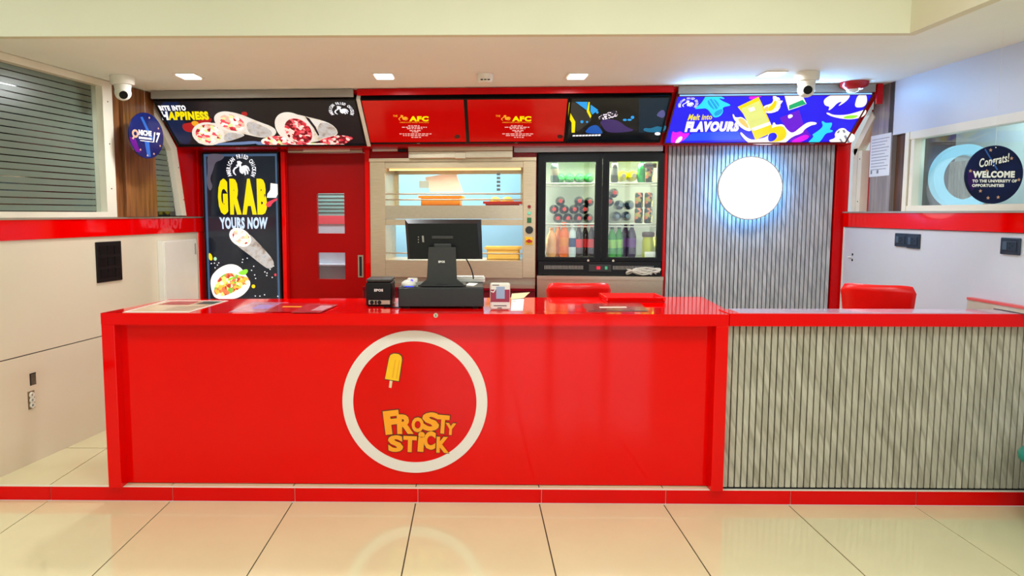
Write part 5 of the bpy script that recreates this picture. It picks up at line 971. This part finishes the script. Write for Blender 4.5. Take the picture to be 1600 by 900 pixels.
# payment sound box
x0, yb_ = top(765.5, 484.5); x1, _ = top(797, 484.5); qh = .148; xm = (x0+x1)/2
qb = thing('payment_device', 'white and magenta payment stand with blue-grey panel beside the till', 'device', W, (xm, yb_, CT)); part(qb, 'body', MB().rbox(x0, x1, yb_, yb_+.03, CT+.0, CT+qh, .012, 4), WPLAST); part(qb, 'magenta_face', MB().box(x0+.003, x1-.003, yb_-.0012, yb_+.002, CT+.044, CT+.112), M('magenta_print', (150, 20, 60), .3, vary=.2)); part(qb, 'blank_panel', MB().box(xm-.021, xm+.025, yb_-.002, yb_-.001, CT+.062, CT+.128), M('panel_bluegrey', (150, 170, 200), .3, vary=.06)); part(qb, 'swoosh', MB().poly([(x0+.004, CT+.10), (x0+.02, CT+.095), (x0+.03, CT+.11), (x0+.027, CT+.113), (x0+.018, CT+.101), (x0+.004, CT+.105)], yb_-.002, yb_-.0011), WTXT)
mbt = MB()
for a, b, zz in ((.012, .05, .136), (.02, .09, .024), (.04, .065, .012)): mbt.box(x0+a, x0+b, yb_-.0015, yb_+.002, CT+zz-.0022, CT+zz+.0022)
part(qb, 'text_line', mbt, M('device_ink', (90, 60, 70), .5), kind='stuff'); part(qb, 'stand_foot', MB().rbox(x0+.01, x1-.01, yb_+.028, yb_+.09, CT, CT+.006, .002), WPLAST)
ev, _ = sheet('paper_envelope', 'beige paper envelope beside the payment stand', 'envelope', [(798, 468), (818, 466), (828, 457), (800, 459)], CT+.004, M('envelope_beige', (220, 200, 150), .6, vary=.04)); 
wc, _ = sheet('counter_reflection', 'white sheet standing in for a reflection on the counter beside the payment stand', 'card', [(798, 486), (817, 486), (819, 467), (799, 468)], CT+.0005, M('reflection_white', (226, 226, 232), .5, vary=.02))  # flat white sheet laid where the counter mirrors a white box
pc = part(wc, 'orange_mark', MB().lathe((top(803, 471, CT)[0], top(803, 471, CT)[1], CT+.002), [(.012, 0), (.012, .0004)], 14), OR)
cabl = solo('printer_cable', 'dark cable running along the counter between printer and drawer', 'cable', MB().tube([(top(600, 481)[0]+.016*i, top(600, 481)[1]+.02*math.sin(i*1.1), CT+.0045) for i in range(9)], .004, 8), BLACK, W, (top(600, 481)[0], top(600, 481)[1], CT))

# chairs
def chair(label, x, yy, rot, ztop, wd, fl=1):
    fr_ = Fr((x, yy, 0), (math.cos(rot), math.sin(rot), 0)); c = thing('plastic_chair', label, 'chair', fr_, (0, 0, PZ), 'red plastic chairs behind the counter'); hw = wd/2
    nx, nz = 16, 8; v = []; bt = ztop-.34
    for th in (0, .012):
        for j in range(nz+1):
            for i in range(nx+1):
                s = i/nx*2-1; t_ = j/nz; zz = bt + t_*(ztop-bt); hw_ = hw*(.84+.16*t_)
                if t_ > .82: hw_ *= 1-.12*((t_-.82)/.18)**3
                v.append((s*hw_, -.05*t_ + .05*s*s + th - .0, zz - (.012*(abs(s)**6) if t_ > .8 else 0) - .006*(1-s*s)*t_))
    n1 = (nx+1)*(nz+1); f = []
    for j in range(nz):
        for i in range(nx):
            p = j*(nx+1)+i; f += [(p, p+1, p+nx+2, p+nx+1), (n1+p+nx+1, n1+p+nx+2, n1+p+1, n1+p)]
    edge = [i for i in range(nx+1)] + [(j)*(nx+1)+nx for j in range(1, nz+1)] + [nz*(nx+1)+i for i in range(nx-1, -1, -1)] + [j*(nx+1) for j in range(nz-1, 0, -1)]
    for k in range(len(edge)): a, b = edge[k], edge[(k+1) % len(edge)]; f.append((a, n1+a, n1+b, b))
    mb = MB().add(v, f, True); part(c, 'backrest', mb, RP)
    part(c, 'seat', MB().rbox(-hw*.92, hw*.92, .03*fl, .44*fl, PZ+.47, PZ+.5, .012, 3), RP)
    for s in (-1, 1): part(c, 'back_support', MB().tube([(s*hw*.7, .06*fl, PZ+.48), (s*hw*.72, .03, bt+.06)], .014), STEEL)
    for sx_ in (-1, 1):
        for sy_ in (.06, .41): part(c, 'leg', MB().tube([(sx_*hw*.8, sy_*fl, PZ+.475), (sx_*hw*.95, sy_*fl+(.02 if sy_ > .2 else -.02), PZ)], .013), STEEL)
    return c
chair('red plastic chair before the steel fridge base', .70, 4.95, 0, 1.105, .435)
chair('red plastic chair turned sideways by the white right wall', 2.47, 4.62, math.radians(-36), 1.128, .42, -1)
